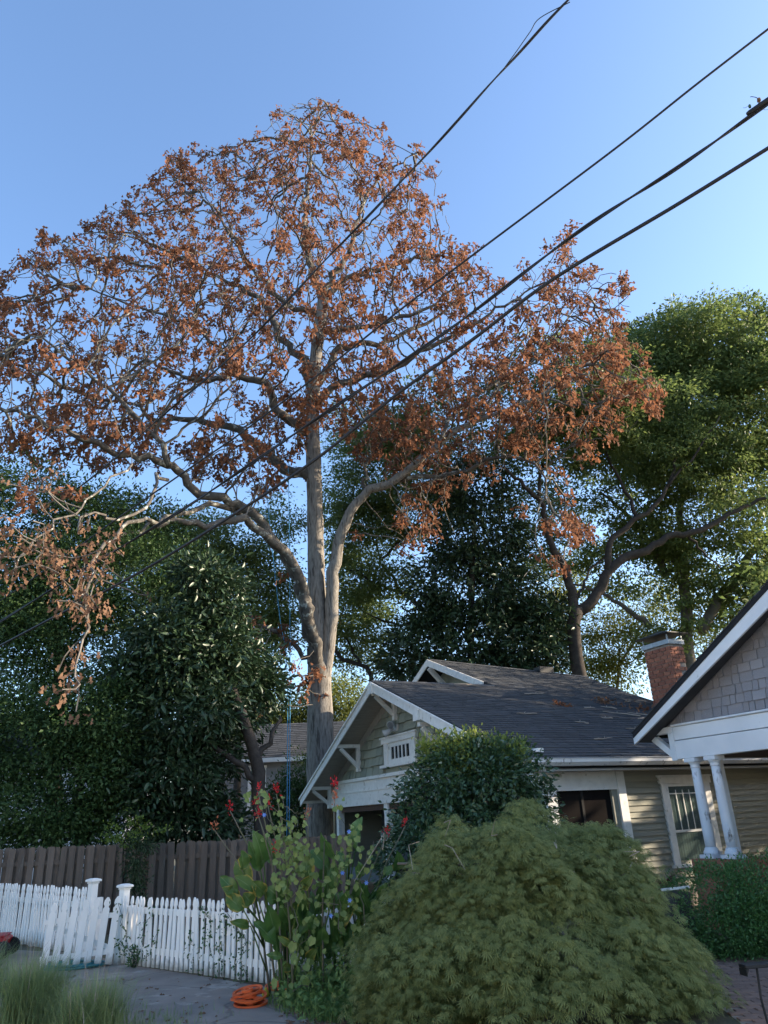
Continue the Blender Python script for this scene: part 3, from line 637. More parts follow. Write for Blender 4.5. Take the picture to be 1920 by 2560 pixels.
def picket_fence(label, p, q, h, pitch, group=None, wd=.072, ends=True, jitter=.006):
    p, q = np.array(p[:2]), np.array(q[:2]); d = q - p; L = float(np.linalg.norm(d)); rz = math.atan2(d[1], d[0])
    t = thing('picket_fence', label, 'fence', (p[0], p[1], 0), rz, group)
    me = picket_mesh(wd, h, .02, 'picket'); n = int(L / pitch)
    for i in range(n + 1):
        o = bpy.data.objects.new('picket', me); link(o, t)
        o.location = (i * pitch, 0, .035 + random.uniform(-jitter, jitter)); o.rotation_euler = (random.gauss(0, .012), random.gauss(0, .016), random.gauss(0, .05))
        o.scale = (random.uniform(.94, 1.05), 1, random.uniform(.98, 1.015))
    for z in (.20, .74): MB().box((-.03, .0125, z), (L + .03, .05, z + .085)).build('rail', M['picket'], t)
    k = max(2, int(L / 2.2) + 1)
    for i in range(k): x = i * L / (k - 1); MB().box((x - .045, .052, 0), (x + .045, .142, h - .12)).build('post', M['picket'], t)
    return t
N0 = on_ground(690, 2470); N1 = on_ground(306, 2414); F0 = on_ground(222, 2395); F1 = on_ground(-60, 2345)
picket_fence('white picket fence along the driveway with ivy climbing through it', N1, N0, .955, .1185)
picket_fence('white picket fence beyond the gate, running in front of the dark board fence', F1, F0, 1.03, .1185)
picket_fence('short white picket run half hidden behind the cannas', (N0[0] + .13, N0[1] + .12), (N0[0] + 2.6, N0[1] + 2.3), .88, .135)
def gate_post(label, x, y, h):
    t = thing('gate_post', label, 'post', (x, y, 0), radians(-35))
    MB().box((-.062, -.062, 0), (.062, .062, h)).build('shaft', M['picket'], t, bevel=.004)
    mb = MB(); mb.box((-.075, -.075, h + .001), (.075, .075, h + .03)); mb.prism([(-.10, -.10, h + .031), (.10, -.10, h + .031), (.10, .10, h + .031), (-.10, .10, h + .031)], (0, 0, .032))
    mb.add([(-.10, -.10, h + .064), (.10, -.10, h + .064), (.10, .10, h + .064), (-.10, .10, h + .064), (-.04, -.04, h + .085), (.04, -.04, h + .085), (.04, .04, h + .085), (-.04, .04, h + .085)],
           [(3, 2, 1, 0), (4, 5, 6, 7), (0, 1, 5, 4), (1, 2, 6, 5), (2, 3, 7, 6), (3, 0, 4, 7)])
    mb.build('cap', M['picket'], t, bevel=.006)
gate_post('white capped gate post standing on the far side of the open gate', -5.35, 14.28, 1.14)
gate_post('white capped gate post at the gate hinges, end of the driveway pickets', -4.57, 13.62, 1.07)
G = thing('gate', 'white picket gate sagging open on its hinges beside the driveway', 'gate', (-4.66, 13.45, 0), radians(183))
gm = picket_mesh(.105, .96, .022, 'gate_picket')
gate_pickets = []
for i in range(7):
    o = bpy.data.objects.new('picket', gm); link(o, G); o.location = (.02 + i * .168, 0, .03 - i * .008); o.rotation_euler = (0, radians(-4.5), 0)
MB().bar((-.06, -.03, .72), (1.10, -.03, .66), .075, .03).build('rail', M['picket'], G)
MB().bar((-.06, -.03, .21), (1.10, -.03, .14), .075, .03).build('rail', M['picket'], G)
MB().bar((.0, -.055, .24), (1.06, -.055, .62), .07, .02).build('brace', M['picket'], G)
# dark board fence
BF = thing('board_fence', 'tall weathered dark board fence behind the white pickets', 'fence', (-10.6, 17.3, 0), radians(1.5))
bw = []
for k in range(4):
    wd, top = (.128, .135, .14, .13)[k], (0, .008, -.012, .004)[k]
    me = MB().prism([(-wd / 2, 0, 0), (wd / 2, 0, 0), (wd / 2, 0, 1.70 + top), (wd / 2 - .03, 0, 1.735 + top), (-wd / 2 + .03, 0, 1.735 + top), (-wd / 2, 0, 1.70 + top)], (0, .02, 0)).mesh('fence_board')
    me.materials.append(M['fence_wood']); bw.append(me)
for i in range(int(9.6 / .108)):
    o = bpy.data.objects.new('board', random.choice(bw)); link(o, BF); x = i * .108 
    o.location = (x, -.03 if i % 2 else .042, random.uniform(-.015, .01) - .006 * x); o.rotation_euler = (random.gauss(0, .006), random.gauss(0, .010), random.gauss(0, .02))
for z in (.3, 1.36): MB().box((0, -.006, z), (9.6, .040, z + .09)).build('rail', M['fence_wood'], BF)
for i in range(5): MB().box((i * 2.2, .066, 0), (i * 2.2 + .1, .166, 1.6)).build('post', M['fence_wood'], BF)

# ------------------------------------------------------------------ trees
def dist(p): return float(np.linalg.norm(np.asarray(p) - CAM))
def ell(px, py, Y, rx, ry, rd=None):
    c = at(px, py, Y); k = dist(c) / FPX
    return (c, np.array([rx * k, (rd if rd else .8 * min(rx * k, ry * k) + .4), ry * k]))
def pl3(pts, Y0, Y1=None):
    n = len(pts); Y1 = Y0 if Y1 is None else Y1
    return [at(p[0], p[1], Y0 + (Y1 - Y0) * i / max(n - 1, 1)) for i, p in enumerate(pts)]

def clumped(ells, n_sub, per, sub_r, flat=.6, shell=.45, sat=0):
    """leaf positions gathered in clumps through ellipsoids; returns positions and the outward direction of each leaf"""
    if sat:
        more = []
        for c, r in ells:
            for _ in range(sat):
                d = unit(rng.normal(size=3)); d[2] = d[2] * .8 + .15; more.append((c + d * r * rng.uniform(.75, 1.02), r * rng.uniform(.22, .5)))
        ells = ells + more
    wts = np.array([e[1][0] * e[1][2] for e in ells]); wts = wts / wts.sum()
    idx = rng.choice(len(ells), n_sub, p=wts)
    c = np.array([ells[i][0] for i in idx]); r = np.array([ells[i][1] for i in idx])
    d = unit(rng.normal(size=(n_sub, 3))); rad = rng.uniform(shell ** 3, 1, n_sub) ** (1 / 3)
    sc = c + d * r * rad[:, None]
    size = sub_r * rng.uniform(.6, 1.4, n_sub)
    k = rng.poisson(per, n_sub) + 1; rep = np.repeat(np.arange(n_sub), k)
    g = rng.normal(size=(len(rep), 3)) * np.array([1, 1, flat]) * .55
    pos = sc[rep] + g * size[rep][:, None]
    out = unit(g) * .8 + d[rep] * .5
    return pos, out

def foliage(name, ells, n_sub, per, sub_r, tpl, size, m, parent, droop=.3, flat=.6, shell=.45, zmin=.05, up=.5, sat=0):
    pos, out = clumped(ells, n_sub, per, sub_r, flat, shell, sat)
    keep = pos[:, 2] > zmin; pos, out = pos[keep], out[keep]; n = len(pos)
    ax = out + rng.normal(size=(n, 3)) * .5 - np.array([0, 0, droop])
    nm = rng.normal(size=(n, 3)) * .6 + np.array([0, 0, up]) + out * .4
    return leaves(name, tpl, pos, ax, nm, size * rng.uniform(.65, 1.25, n), m, parent)

def limb(name, pts, r0, r1, m, parent, n=8, wob=.0):
    P = np.array(pts, float); L = np.concatenate([[0], np.cumsum(np.linalg.norm(np.diff(P, axis=0), axis=1))])
    k = max(len(P) * 3, 6); t = np.linspace(0, L[-1], k); tt = np.searchsorted(L, t, side='right') - 1; tt = np.clip(tt, 0, len(P) - 2)
    # Catmull-Rom through the points
    E = np.vstack([2 * P[0] - P[1], P, 2 * P[-1] - P[-2]]); u = ((t - L[tt]) / np.maximum(L[tt + 1] - L[tt], 1e-9))[:, None]
    a, b, c, d = E[tt], E[tt + 1], E[tt + 2], E[tt + 3]
    C_ = .5 * (2 * b + (c - a) * u + (2 * a - 5 * b + 4 * c - d) * u ** 2 + (3 * b - a - 3 * c + d) * u ** 3)
    if wob: C_[1:-1] += rng.normal(size=(k - 2, 3)) * wob
    R = (np.interp(np.linspace(0, 1, k), np.linspace(0, 1, len(r0)), r0) if not np.isscalar(r0) else np.linspace(r0, r1, k)) * rng.uniform(.95, 1.05, k)
    MBb = MB().tube(C_, R, n); MBb.build(name, m, parent, True); return C_

# ---- the oak: skeleton drawn through its main limbs, the rest grown towards the crown's volume
OAKY = 28.5
def P_(pts, Y0, Y1): return pl3(pts, Y0, Y1)
oak_limbs = [  # (points, start radius, end radius)
    (P_([(806, 2230), (803, 1990), (801, 1850), (800, 1740), (797, 1640), (795, 1560), (792, 1440)], OAKY, OAKY), [.68, .60, .53, .50, .47, .42, .36, .30], .30),
    (P_([(795, 1620), (791, 1450), (788, 1300), (784, 1150), (781, 1060), (783, 980), (788, 910), (797, 830), (803, 790), (808, 745)], OAKY, OAKY), .37, .27),
    (P_([(802, 1770), (814, 1670), (826, 1560), (829, 1471), (838, 1397), (858, 1322), (893, 1258), (928, 1223), (977, 1208), (1027, 1168), (1087, 1118), (1146, 1074), (1206, 1049), (1295, 1014), (1400, 960), (1480, 900)], OAKY, 27), [.16, .25, .28, .26, .24, .22, .20, .18, .16, .14, .12, .10, .085, .07, .06, .05], .05),
    (P_([(977, 1208), (1042, 1195), (1116, 1193), (1219, 1154), (1298, 1144), (1352, 1183), (1370, 1260)], 28.2, 26), .12, .03),
    (P_([(905, 1240), (910, 1180), (925, 1140), (960, 1110), (985, 1080)], 28.4, 27.5), .10, .04),
    (P_([(796, 1700), (786, 1620), (771, 1546), (749, 1447), (714, 1387), (674, 1347), (624, 1312), (575, 1302), (500, 1310), (420, 1300), (350, 1330), (280, 1350)], OAKY, 22), .26, .06),
    (P_([(798, 1730), (788, 1640), (768, 1536), (752, 1463), (714, 1391), (675, 1333), (627, 1280), (569, 1250), (506, 1244), (472, 1225), (448, 1190), (424, 1165), (386, 1141), (328, 1141), (270, 1127), (241, 1103), (193, 1083), (135, 1069), (48, 1035), (-80, 1000)], OAKY, 21), .29, .05),
    (P_([(627, 1285), (540, 1262), (440, 1285), (394, 1310)], 27, 22), .13, .06),
    (P_([(783, 1200), (757, 1190), (709, 1168), (665, 1130), (617, 1093), (579, 1069), (521, 1059), (463, 1045), (400, 1050), (330, 1010), (240, 1000)], OAKY, 31), 0.260, 0.048),
    (P_([(780, 1085), (757, 1075), (723, 1045), (690, 1021), (675, 982), (661, 958), (608, 948), (569, 939), (500, 950), (430, 930), (360, 900)], OAKY, 26), 0.234, 0.048),
    (P_([(783, 980), (770, 940), (762, 900), (731, 872), (702, 841), (683, 803), (659, 755), (600, 720), (540, 690), (470, 640)], OAKY, 29), 0.221, 0.048),
    (P_([(808, 745), (795, 715), (780, 690), (775, 640), (760, 560), (765, 500), (775, 440), (780, 380), (790, 300), (808, 250)], OAKY, 29), 0.182, 0.024),
    (P_([(806, 760), (830, 725), (876, 692), (924, 682), (1000, 660), (1080, 640), (1160, 645)], OAKY, 29.5), 0.169, 0.036),
    (P_([(808, 745), (820, 715), (857, 658), (871, 615), (886, 576), (905, 520), (930, 470), (960, 430), (1010, 400), (1050, 380)], OAKY, 27.5), 0.169, 0.024),
    (P_([(782, 1020), (799, 996), (838, 967), (876, 952), (910, 943), (970, 930), (1050, 880), (1150, 830), (1250, 770), (1330, 720)], OAKY, 27), 0.182, 0.036),
    (P_([(788, 960), (809, 940), (833, 890), (850, 870), (930, 860), (1000, 840), (1080, 800), (1180, 730)], OAKY, 30), 0.195, 0.036),
    (P_([(797, 840), (847, 822), (910, 812), (963, 808), (1040, 780), (1110, 740), (1180, 690)], OAKY, 27.5), 0.130, 0.036),
    (P_([(806, 790), (770, 774), (741, 769), (690, 740), (620, 650), (560, 560), (500, 480)], OAKY, 27), 0.143, 0.036),
    (P_([(1206, 1049), (1250, 970), (1330, 900), (1400, 830), (1450, 760), (1480, 720)], 27.4, 28), .08, .02),
    (P_([(1087, 1118), (1140, 1030), (1230, 960), (1300, 860), (1360, 780), (1420, 640)], 27.7, 30), .09, .02),
    (P_([(775, 640), (740, 590), (690, 530), (650, 450), (610, 400)], 28.6, 26.5), .07, .02),
    (P_([(785, 1640), (760, 1640), (720, 1600), (660, 1570), (600, 1530), (530, 1510)], OAKY, 27), .11, .04),
    (P_([(424, 1165), (380, 1080), (300, 1000), (220, 930), (130, 870), (60, 820)], 23.5, 22), .11, .03),
    (P_([(600, 948), (540, 860), (450, 800), (330, 760), (220, 720)], 27.3, 25), .09, .03),
    (P_([(394, 1310), (330, 1300), (246, 1386), (227, 1425), (212, 1483), (222, 1516), (207, 1598)], 22, 13.5), .065, .02),
    (P_([(420, 1200), (390, 1195), (378, 1240), (320, 1300), (255, 1285), (212, 1300), (195, 1335)], 22, 16), .06, .02),
    (P_([(330, 1160), (250, 1230), (170, 1290), (100, 1340), (40, 1420)], 21, 13), .035, .015),
]
oak = thing('oak_tree', 'tall dying oak with brown withered leaves and thick grey trunk behind the bungalow', 'tree', (oak_limbs[0][0][0][0], OAKY, 0))
def loc_(P): return np.asarray(P) - np.array([oak.location[0], oak.location[1], 0])
NP = np.zeros((60000, 3)); par = np.full(60000, -1); rmin = np.zeros(60000); nn_ = 0
limb_nodes = []
tp = oak_limbs[0][0]; tp = [np.array([tp[0][0], tp[0][1], -.2])] + tp
for li, (pts, r0, r1) in enumerate(oak_limbs):
    if li == 0: pts = tp
    C_ = limb('trunk' if li == 0 else 'limb', [loc_(p) for p in pts], r0, r1, M['oakbark'] if li < 3 else M['oaklimb'], oak, 14 if li < 3 else 9, .0 if li < 2 else (.03 if li == 2 else .07))
    Wd = C_ + np.array([oak.location[0], oak.location[1], 0])
    if li == 0: continue
    prev = -1; L = np.linalg.norm(np.diff(Wd, axis=0), axis=1); acc = 0
    for i, p in enumerate(Wd):
        if i and acc + L[i - 1] < .35: acc += L[i - 1]; continue
        acc = 0; NP[nn_] = p; par[nn_] = prev; rmin[nn_] = (r0 + (r1 - r0) * i / len(Wd)) if np.isscalar(r0) else float(np.interp(i / len(Wd), np.linspace(0, 1, len(r0)), r0)); prev = nn_; nn_ += 1
    par_first = None
n_limb = nn_
# crown outline in the photograph's frame, given depth through an ellipsoid-like thickness
poly = np.array([(-160, 1180), (-160, 860), (-60, 800), (15, 690), (60, 610), (120, 570), (190, 580), (215, 545), (270, 535), (340, 480), (380, 440), (405, 380), (440, 375), (500, 345), (560, 350), (640, 345), (665, 300), (700, 262), (760, 250), (815, 232), (870, 285),
                 (950, 300), (1000, 350), (1090, 365), (1118, 420), (1085, 470), (1120, 520), (1110, 570), (1160, 600), (1215, 650), (1215, 690), (1270, 690), (1330, 640), (1400, 585), (1450, 560), (1460, 640), (1500, 665), (1580, 690), (1590, 760), (1610, 860), (1660, 1000), (1610, 1060),
                 (1500, 1120), (1420, 1200), (1470, 1330), (1430, 1370), (1380, 1270), (1290, 1180), (1150, 1215), (1090, 1260), (1080, 1330), (1000, 1370), (985, 1290), (1020, 1220), (900, 1150), (830, 1060), (760, 1110), (700, 1260), (640, 1250), (560, 1230), (480, 1190), (380, 1160), (250, 1180), (60, 1160)], float)
def lump(p, sc, seed):
    r_ = np.random.default_rng(seed); v = np.zeros(len(p))
    for _ in range(7):
        k_ = r_.normal(size=p.shape[1]) * sc; v += np.sin(p @ k_ + r_.uniform(0, 6.28))
    return v / 7 ** .5
def inside(q):
    x, y = q[:, 0], q[:, 1]; c = np.zeros(len(q), bool); j = len(poly) - 1
    for i in range(len(poly)):
        xi, yi = poly[i]; xj, yj = poly[j]
        c ^= ((yi > y) != (yj > y)) & (x < (xj - xi) * (y - yi) / (yj - yi + 1e-12) + xi); j = i
    return c
def edge_d(q):
    d = np.full(len(q), 1e9); m = len(poly)
    for i in range(m):
        a, b = poly[i], poly[(i + 1) % m]; ab = b - a; t = np.clip(((q - a) @ ab) / (ab @ ab), 0, 1); d = np.minimum(d, np.linalg.norm(q - a - t[:, None] * ab, axis=1))
    return d
q = rng.uniform((-160, 230), (1670, 1380), (40000, 2)); q = q[inside(q)]; q = q[lump(q, .022, 3) + rng.normal(size=len(q)) * .6 > -.75 + .9 * (edge_d(q) < 70) * (rng.random(len(q)) < .7)]
ed = edge_d(q); q = q[(rng.random(len(q)) < .55 + .45 * (ed < 120))][:15000]; ed = edge_d(q)
half = 1.2 + 6.3 * np.clip(ed / 330, 0, 1) ** .6
lean = np.interp(q[:, 0], [-160, 400, 800, 1300, 1660], [-5.5, -2.0, 0, -.8, -1.5]) * np.interp(q[:, 1], [250, 700, 1200], [.1, .6, 1.0])
Yd = OAKY + lean + rng.uniform(-1, 1, len(q)) * half
ATT = np.array([at(a, b, y) for (a, b), y in zip(q, Yd)])
# the low hanging sprays at the left, close to the street
for (x0, y0, rx, ry, Y, k) in ((200, 1450, 70, 70, 14.5, 40), (140, 1430, 90, 70, 14, 30), (190, 1700, 55, 60, 13.2, 26), (260, 1370, 60, 40, 15, 18), (60, 1330, 70, 70, 13.5, 24), (110, 1230, 80, 40, 17, 22), (380, 1480, 20, 30, 20, 3),
                               (1380, 1330, 60, 90, 26, 40), (1040, 1290, 60, 90, 27.5, 45), (660, 1620, 55, 90, 27, 30), (745, 1690, 40, 50, 27.2, 14), (620, 1240, 70, 40, 25, 25)):
    for _ in range(int(k * 1.5)):
        ATT = np.vstack([ATT, at(rng.normal(x0, rx * .6), rng.normal(y0, ry * .6), Y + rng.normal() * .4)])
STEP, KILL, INFL = .30, .47, 6.0
nd = np.full(len(ATT), 1e9); ni = np.zeros(len(ATT), int); alive = np.ones(len(ATT), bool)
def relax(a, b):
    for s in range(a, b, 400):
        e = min(b, s + 400); D = np.linalg.norm(ATT[:, None] - NP[None, s:e], axis=2); j = D.argmin(1); dm = D[np.arange(len(ATT)), j]
        better = dm < nd; nd[better] = dm[better]; ni[better] = j[better] + s
relax(0, nn_)
nkids = np.zeros(60000, int); gdir = np.zeros((60000, 3))
for it in range(110):
    act = alive & (nd < INFL)
    if not act.any() or nn_ > 50000: break
    src = ni[act]; dv = unit(ATT[act] - NP[src]); acc = np.zeros((nn_, 3)); np.add.at(acc, src, dv); grow = np.unique(src)
    grow = grow[nkids[grow] < 4]
    if len(grow) == 0: break
    dd = unit(acc[grow] + rng.normal(size=(len(grow), 3)) * .05); dd = unit(dd + gdir[grow] * .55 + rng.normal(size=dd.shape) * .34)
    k = len(grow); NP[nn_:nn_ + k] = NP[grow] + dd * STEP; par[nn_:nn_ + k] = grow; gdir[nn_:nn_ + k] = dd; nkids[grow] += 1
    relax(nn_, nn_ + k); nn_ += k
    alive &= nd > KILL
# thickness from the tips inwards
rad = np.full(nn_, 0.0); kid = np.zeros(nn_, int)
for i in range(nn_ - 1, n_limb - 1, -1):
    if rad[i] == 0: rad[i] = .0145
    else: rad[i] = rad[i] ** (1 / 2.02)
    p = par[i]
    if p >= n_limb: rad[p] += rad[i] ** 2.02
    kid[p] += 1
# chains
main = np.full(nn_, -1)
for i in range(n_limb, nn_):
    p = par[i]
    if p >= n_limb and (main[p] < 0 or rad[i] > rad[main[p]]): main[p] = i
mbs = MB(); mbt = MB(); ox = np.array([oak.location[0], oak.location[1], 0])
for i in range(n_limb, nn_):
    p = par[i]
    if p >= n_limb and main[p] == i: continue
    ch = [p, i]; j = i
    while main[j] >= 0: j = main[j]; ch.append(j)
    rr = [min(rad[i] * 1.1, rmin[p]) if p < n_limb else min(rad[p], rad[i] * 1.1)] + [rad[c] for c in ch[1:]]
    pts = NP[ch] - ox
    if rr[1] > .035: mbs.tube(pts, rr, 6, False)
    else: mbt.tube(pts, rr, 4, False)
tag(mbs.build('branches', M['oaklimb'], oak, True), kind='stuff'); tag(mbt.build('twigs', M['twig'], oak), kind='stuff')
tips = np.array([i for i in range(n_limb, nn_) if kid[i] == 0 or (rad[i] < .022 and rng.random() < .30)])
td = unit(NP[tips] - NP[par[tips]])
tips_d = np.linalg.norm(NP[tips] - CAM, axis=1)
kk = np.where(rng.random(len(tips)) < np.clip(.50 + .44 * lump(NP[tips], 1.1, 9), .04, .95) + .4 * (tips_d < 21), rng.integers(9, 22, len(tips)), 0); rep = np.repeat(np.arange(len(tips)), kk); n = len(rep)
pos = NP[tips][rep] + rng.normal(size=(n, 3)) * .13; ax = td[rep] * .5 + rng.normal(size=(n, 3)) * .55 + np.array([0, 0, -.7])
lowl = (tips_d[rep] < 21)
leaves('crown', OAK, (pos - ox)[~lowl], ax[~lowl], rng.normal(size=(n, 3))[~lowl], .27 * rng.uniform(.6, 1.25, (~lowl).sum()), M['oakleaf'], oak)
leaves('hanging_leaves', OAK, (pos - ox)[lowl], (ax + np.array([0, 0, -.5]))[lowl], rng.normal(size=(n, 3))[lowl], .155 * rng.uniform(.7, 1.25, lowl.sum()), M['oakleaf_tan'], oak)


# ---- broadleaf trees behind
def tree(name, label, Y, limbs, bark, group=None, base=None):
    b = at(*limbs[0][0][0], Y) if base is None else base
    t = thing(name, label, 'tree', (b[0], b[1], 0), 0, group); o = np.array([b[0], b[1], 0])
    for i, (pts, r0, r1) in enumerate(limbs):
        P = pl3([p[:2] for p in pts], Y, Y + random.uniform(-1, 1) * (i > 0))
        if i == 0: P = [np.array([P[0][0], P[0][1], -.2])] + P
        limb('trunk' if i == 0 else 'limb', [p - o for p in P], r0, r1, bark, t, 9 if i < 3 else 7, .05 if i else .02)
    return t, o
def shift(ells, o): return [(c - o, r) for c, r in ells]

T1, o = tree('dark_forked_tree', 'tree with dark forked trunk rising behind the bungalow roof', 33, [
    ([(1441, 1640), (1438, 1600), (1435, 1550), (1445, 1520)], .34, .30),
    ([(1436, 1545), (1430, 1470), (1407, 1411), (1382, 1371), (1367, 1312), (1352, 1262), (1322, 1223), (1288, 1193), (1248, 1164)], .24, .06),
    ([(1445, 1530), (1490, 1490), (1520, 1435), (1560, 1400), (1619, 1371), (1668, 1341), (1718, 1332), (1792, 1307), (1866, 1262), (1960, 1230)], .26, .06),
    ([(1520, 1435), (1520, 1381), (1540, 1337), (1594, 1297), (1629, 1267), (1668, 1218), (1700, 1120)], .18, .05),
    ([(1352, 1262), (1350, 1190), (1370, 1100), (1400, 1000)], .10, .03),
    ([(1594, 1297), (1560, 1220), (1520, 1140), (1500, 1050)], .10, .03),
    ([(1440, 1500), (1470, 1440), (1500, 1400), (1560, 1385)], .08, .03),
    ([(1718, 1332), (1760, 1380), (1800, 1420)], .07, .03), ([(1668, 1218), (1740, 1130), (1800, 1040)], .08, .03)], M['bark'])
foliage('crown', shift([ell(1330, 1060, 33, 150, 150), ell(1480, 960, 33, 150, 150), ell(1420, 1090, 34, 130, 100), ell(1600, 1050, 33, 150, 120), ell(1740, 1130, 34, 150, 90), ell(1230, 1080, 34, 120, 110), ell(1290, 1250, 36, 90, 70),
                        ell(1430, 1270, 38, 90, 70), ell(1640, 1230, 36, 110, 50), ell(1850, 1250, 34, 100, 60), ell(1550, 1140, 35, 140, 80), ell(1700, 1320, 37, 150, 90), ell(1330, 1380, 37, 100, 80), ell(1560, 1340, 37, 110, 60), ell(1850, 1420, 37, 120, 80), ell(1080, 1060, 34, 110, 120), ell(980, 1080, 34, 110, 130)], o),
        1150, 60, .60, LEAF, .21, M['broad'], T1, .35, .4, .15, sat=7)
T2, o = tree('grey_trunk_tree', 'broad green tree with pale grey trunks beyond the dark forked trunk', 38, [
    ([(1722, 1640), (1718, 1560), (1713, 1480), (1698, 1411), (1668, 1371), (1634, 1312), (1614, 1267)], .50, .2),
    ([(1708, 1440), (1703, 1341), (1698, 1282), (1720, 1180), (1730, 1050)], .26, .08),
    ([(1668, 1440), (1634, 1371), (1604, 1332), (1560, 1280), (1500, 1230)], .22, .06),
    ([(1750, 1580), (1792, 1505), (1841, 1450), (1876, 1386), (1920, 1340), (1990, 1270)], .30, .12),
    ([(1629, 1569), (1584, 1534), (1545, 1510), (1510, 1485), (1446, 1465), (1416, 1460)], .16, .05),
    ([(1730, 1050), (1690, 950), (1640, 870)], .12, .03), ([(1730, 1050), (1800, 950), (1840, 860)], .12, .03)], M['greybark'])
foliage('crown', shift([ell(1560, 930, 38, 120, 110), ell(1640, 960, 38, 120, 100), ell(1740, 880, 37, 150, 110), ell(1880, 880, 38, 130, 110), ell(1700, 1020, 36, 190, 130), ell(1860, 1050, 36, 140, 150), ell(1550, 1060, 38, 150, 130), ell(1720, 810, 38, 70, 40), ell(1840, 800, 38, 70, 40), ell(1930, 820, 38, 80, 50), ell(1640, 835, 38, 60, 40),
                        ell(1960, 1000, 36, 120, 170), ell(1780, 1160, 36, 160, 90), ell(1640, 1150, 37, 130, 80), ell(1930, 1220, 37, 120, 100), ell(1690, 1450, 37, 60, 140), ell(1800, 1400, 38, 150, 110), ell(1560, 1420, 39, 110, 80), ell(1880, 1520, 38, 100, 80), ell(1760, 960, 37, 170, 120), ell(1560, 1180, 39, 100, 60), ell(1640, 1620, 37, 60, 60)], o),
        1900, 78, .66, LEAF, .24, M['broad'], T2, .35, .38, .15, sat=8)
T3, o = tree('small_backlit_tree', 'small pale green tree behind the brick chimney', 40, [([(1545, 1760), (1545, 1700), (1550, 1620)], .16, .06), ([(1550, 1660), (1590, 1590), (1610, 1540)], .08, .03)], M['greybark'])
foliage('crown', shift([ell(1545, 1640, 40, 70, 90), ell(1450, 1560, 41, 80, 70), ell(1400, 1450, 42, 90, 80), ell(1820, 1650, 42, 90, 60), ell(1600, 1560, 41, 70, 60), ell(1490, 1690, 40, 50, 60), ell(1770, 1560, 41, 110, 60), ell(1660, 1500, 42, 60, 60)], o), 430, 60, .9, LEAF, .18, M['yellowleaf'], T3, .3, .5, .25, sat=4)
# the looser tree right behind the oak trunk, with sky between its branches
T4, o = tree('open_branched_tree', 'open tree with many thin dark branches between oak trunk and magnolia', 37, [
    ([(930, 1760), (925, 1680), (900, 1660), (860, 1650), (835, 1620)], .16, .10),
    ([(1080, 1560), (1040, 1510), (1000, 1480), (980, 1440), (950, 1400), (940, 1350)], .14, .05),
    ([(1000, 1480), (940, 1460), (900, 1430), (860, 1420)], .09, .03), ([(1080, 1560), (1000, 1560), (930, 1540), (880, 1500)], .09, .03),
    ([(950, 1400), (1010, 1340), (1060, 1290), (1100, 1200)], .08, .03), ([(620, 1700), (640, 1560), (620, 1450), (640, 1380), (690, 1300)], .12, .03), ([(640, 1560), (690, 1480), (720, 1420)], .07, .03),
    ([(900, 1660), (880, 1620), (850, 1560), (870, 1500)], .08, .03)], M['bark'], base=at(930, 1760, 37))
foliage('crown', shift([ell(930, 1180, 37, 110, 130), ell(1010, 1280, 37, 100, 90), ell(900, 1330, 37, 80, 90), ell(960, 1450, 37, 90, 70), ell(880, 1560, 37, 60, 60), ell(1040, 1120, 37, 100, 100), ell(870, 1100, 37, 60, 110), ell(860, 1230, 37, 60, 80), ell(850, 1600, 39, 60, 80), ell(920, 1640, 39, 70, 50), ell(850, 1360, 39, 50, 80), ell(900, 1520, 40, 70, 60), ell(1110, 1230, 36, 80, 90), ell(870, 1450, 38, 60, 60), ell(960, 1340, 38, 80, 70), ell(1000, 1660, 38, 70, 50), ell(1000, 1560, 38, 90, 50)], o),
        1150, 52, .62, LEAF, .19, M['broad'], T4, .35, .5, .2, sat=4)
T5, o = tree('rear_leafy_tree', 'leafy green tree filling the gap left of the oak trunk', 36, [([(600, 1760), (610, 1650), (600, 1520), (580, 1420)], .2, .08), ([(600, 1520), (660, 1440), (690, 1380)], .08, .03), ([(605, 1600), (540, 1520), (500, 1440)], .1, .03)], M['bark'])
foliage('crown', shift([ell(560, 1440, 36, 110, 90), ell(660, 1420, 36, 90, 100), ell(600, 1560, 36, 120, 90), ell(690, 1540, 37, 60, 110), ell(500, 1350, 36, 120, 70), ell(700, 1290, 36, 60, 60), ell(420, 1400, 34, 110, 100)], o), 520, 75, .8, LEAF, .18, M['broad'], T5, .35, .5, .2, sat=4)
T6, o = tree('sunlit_tree', 'yellow-green tree glowing beyond the far house roof', 52, [([(720, 1900), (720, 1800), (725, 1740)], .2, .08)], M['greybark'])
foliage('crown', shift([ell(700, 1790, 52, 90, 60), ell(850, 1760, 52, 70, 70), ell(640, 1830, 52, 60, 50), ell(760, 1850, 52, 60, 60), ell(900, 1800, 52, 60, 60)], o), 560, 50, 1.0, LEAF, .22, M['yellowleaf'], T6, .3, .5, .2, sat=4)
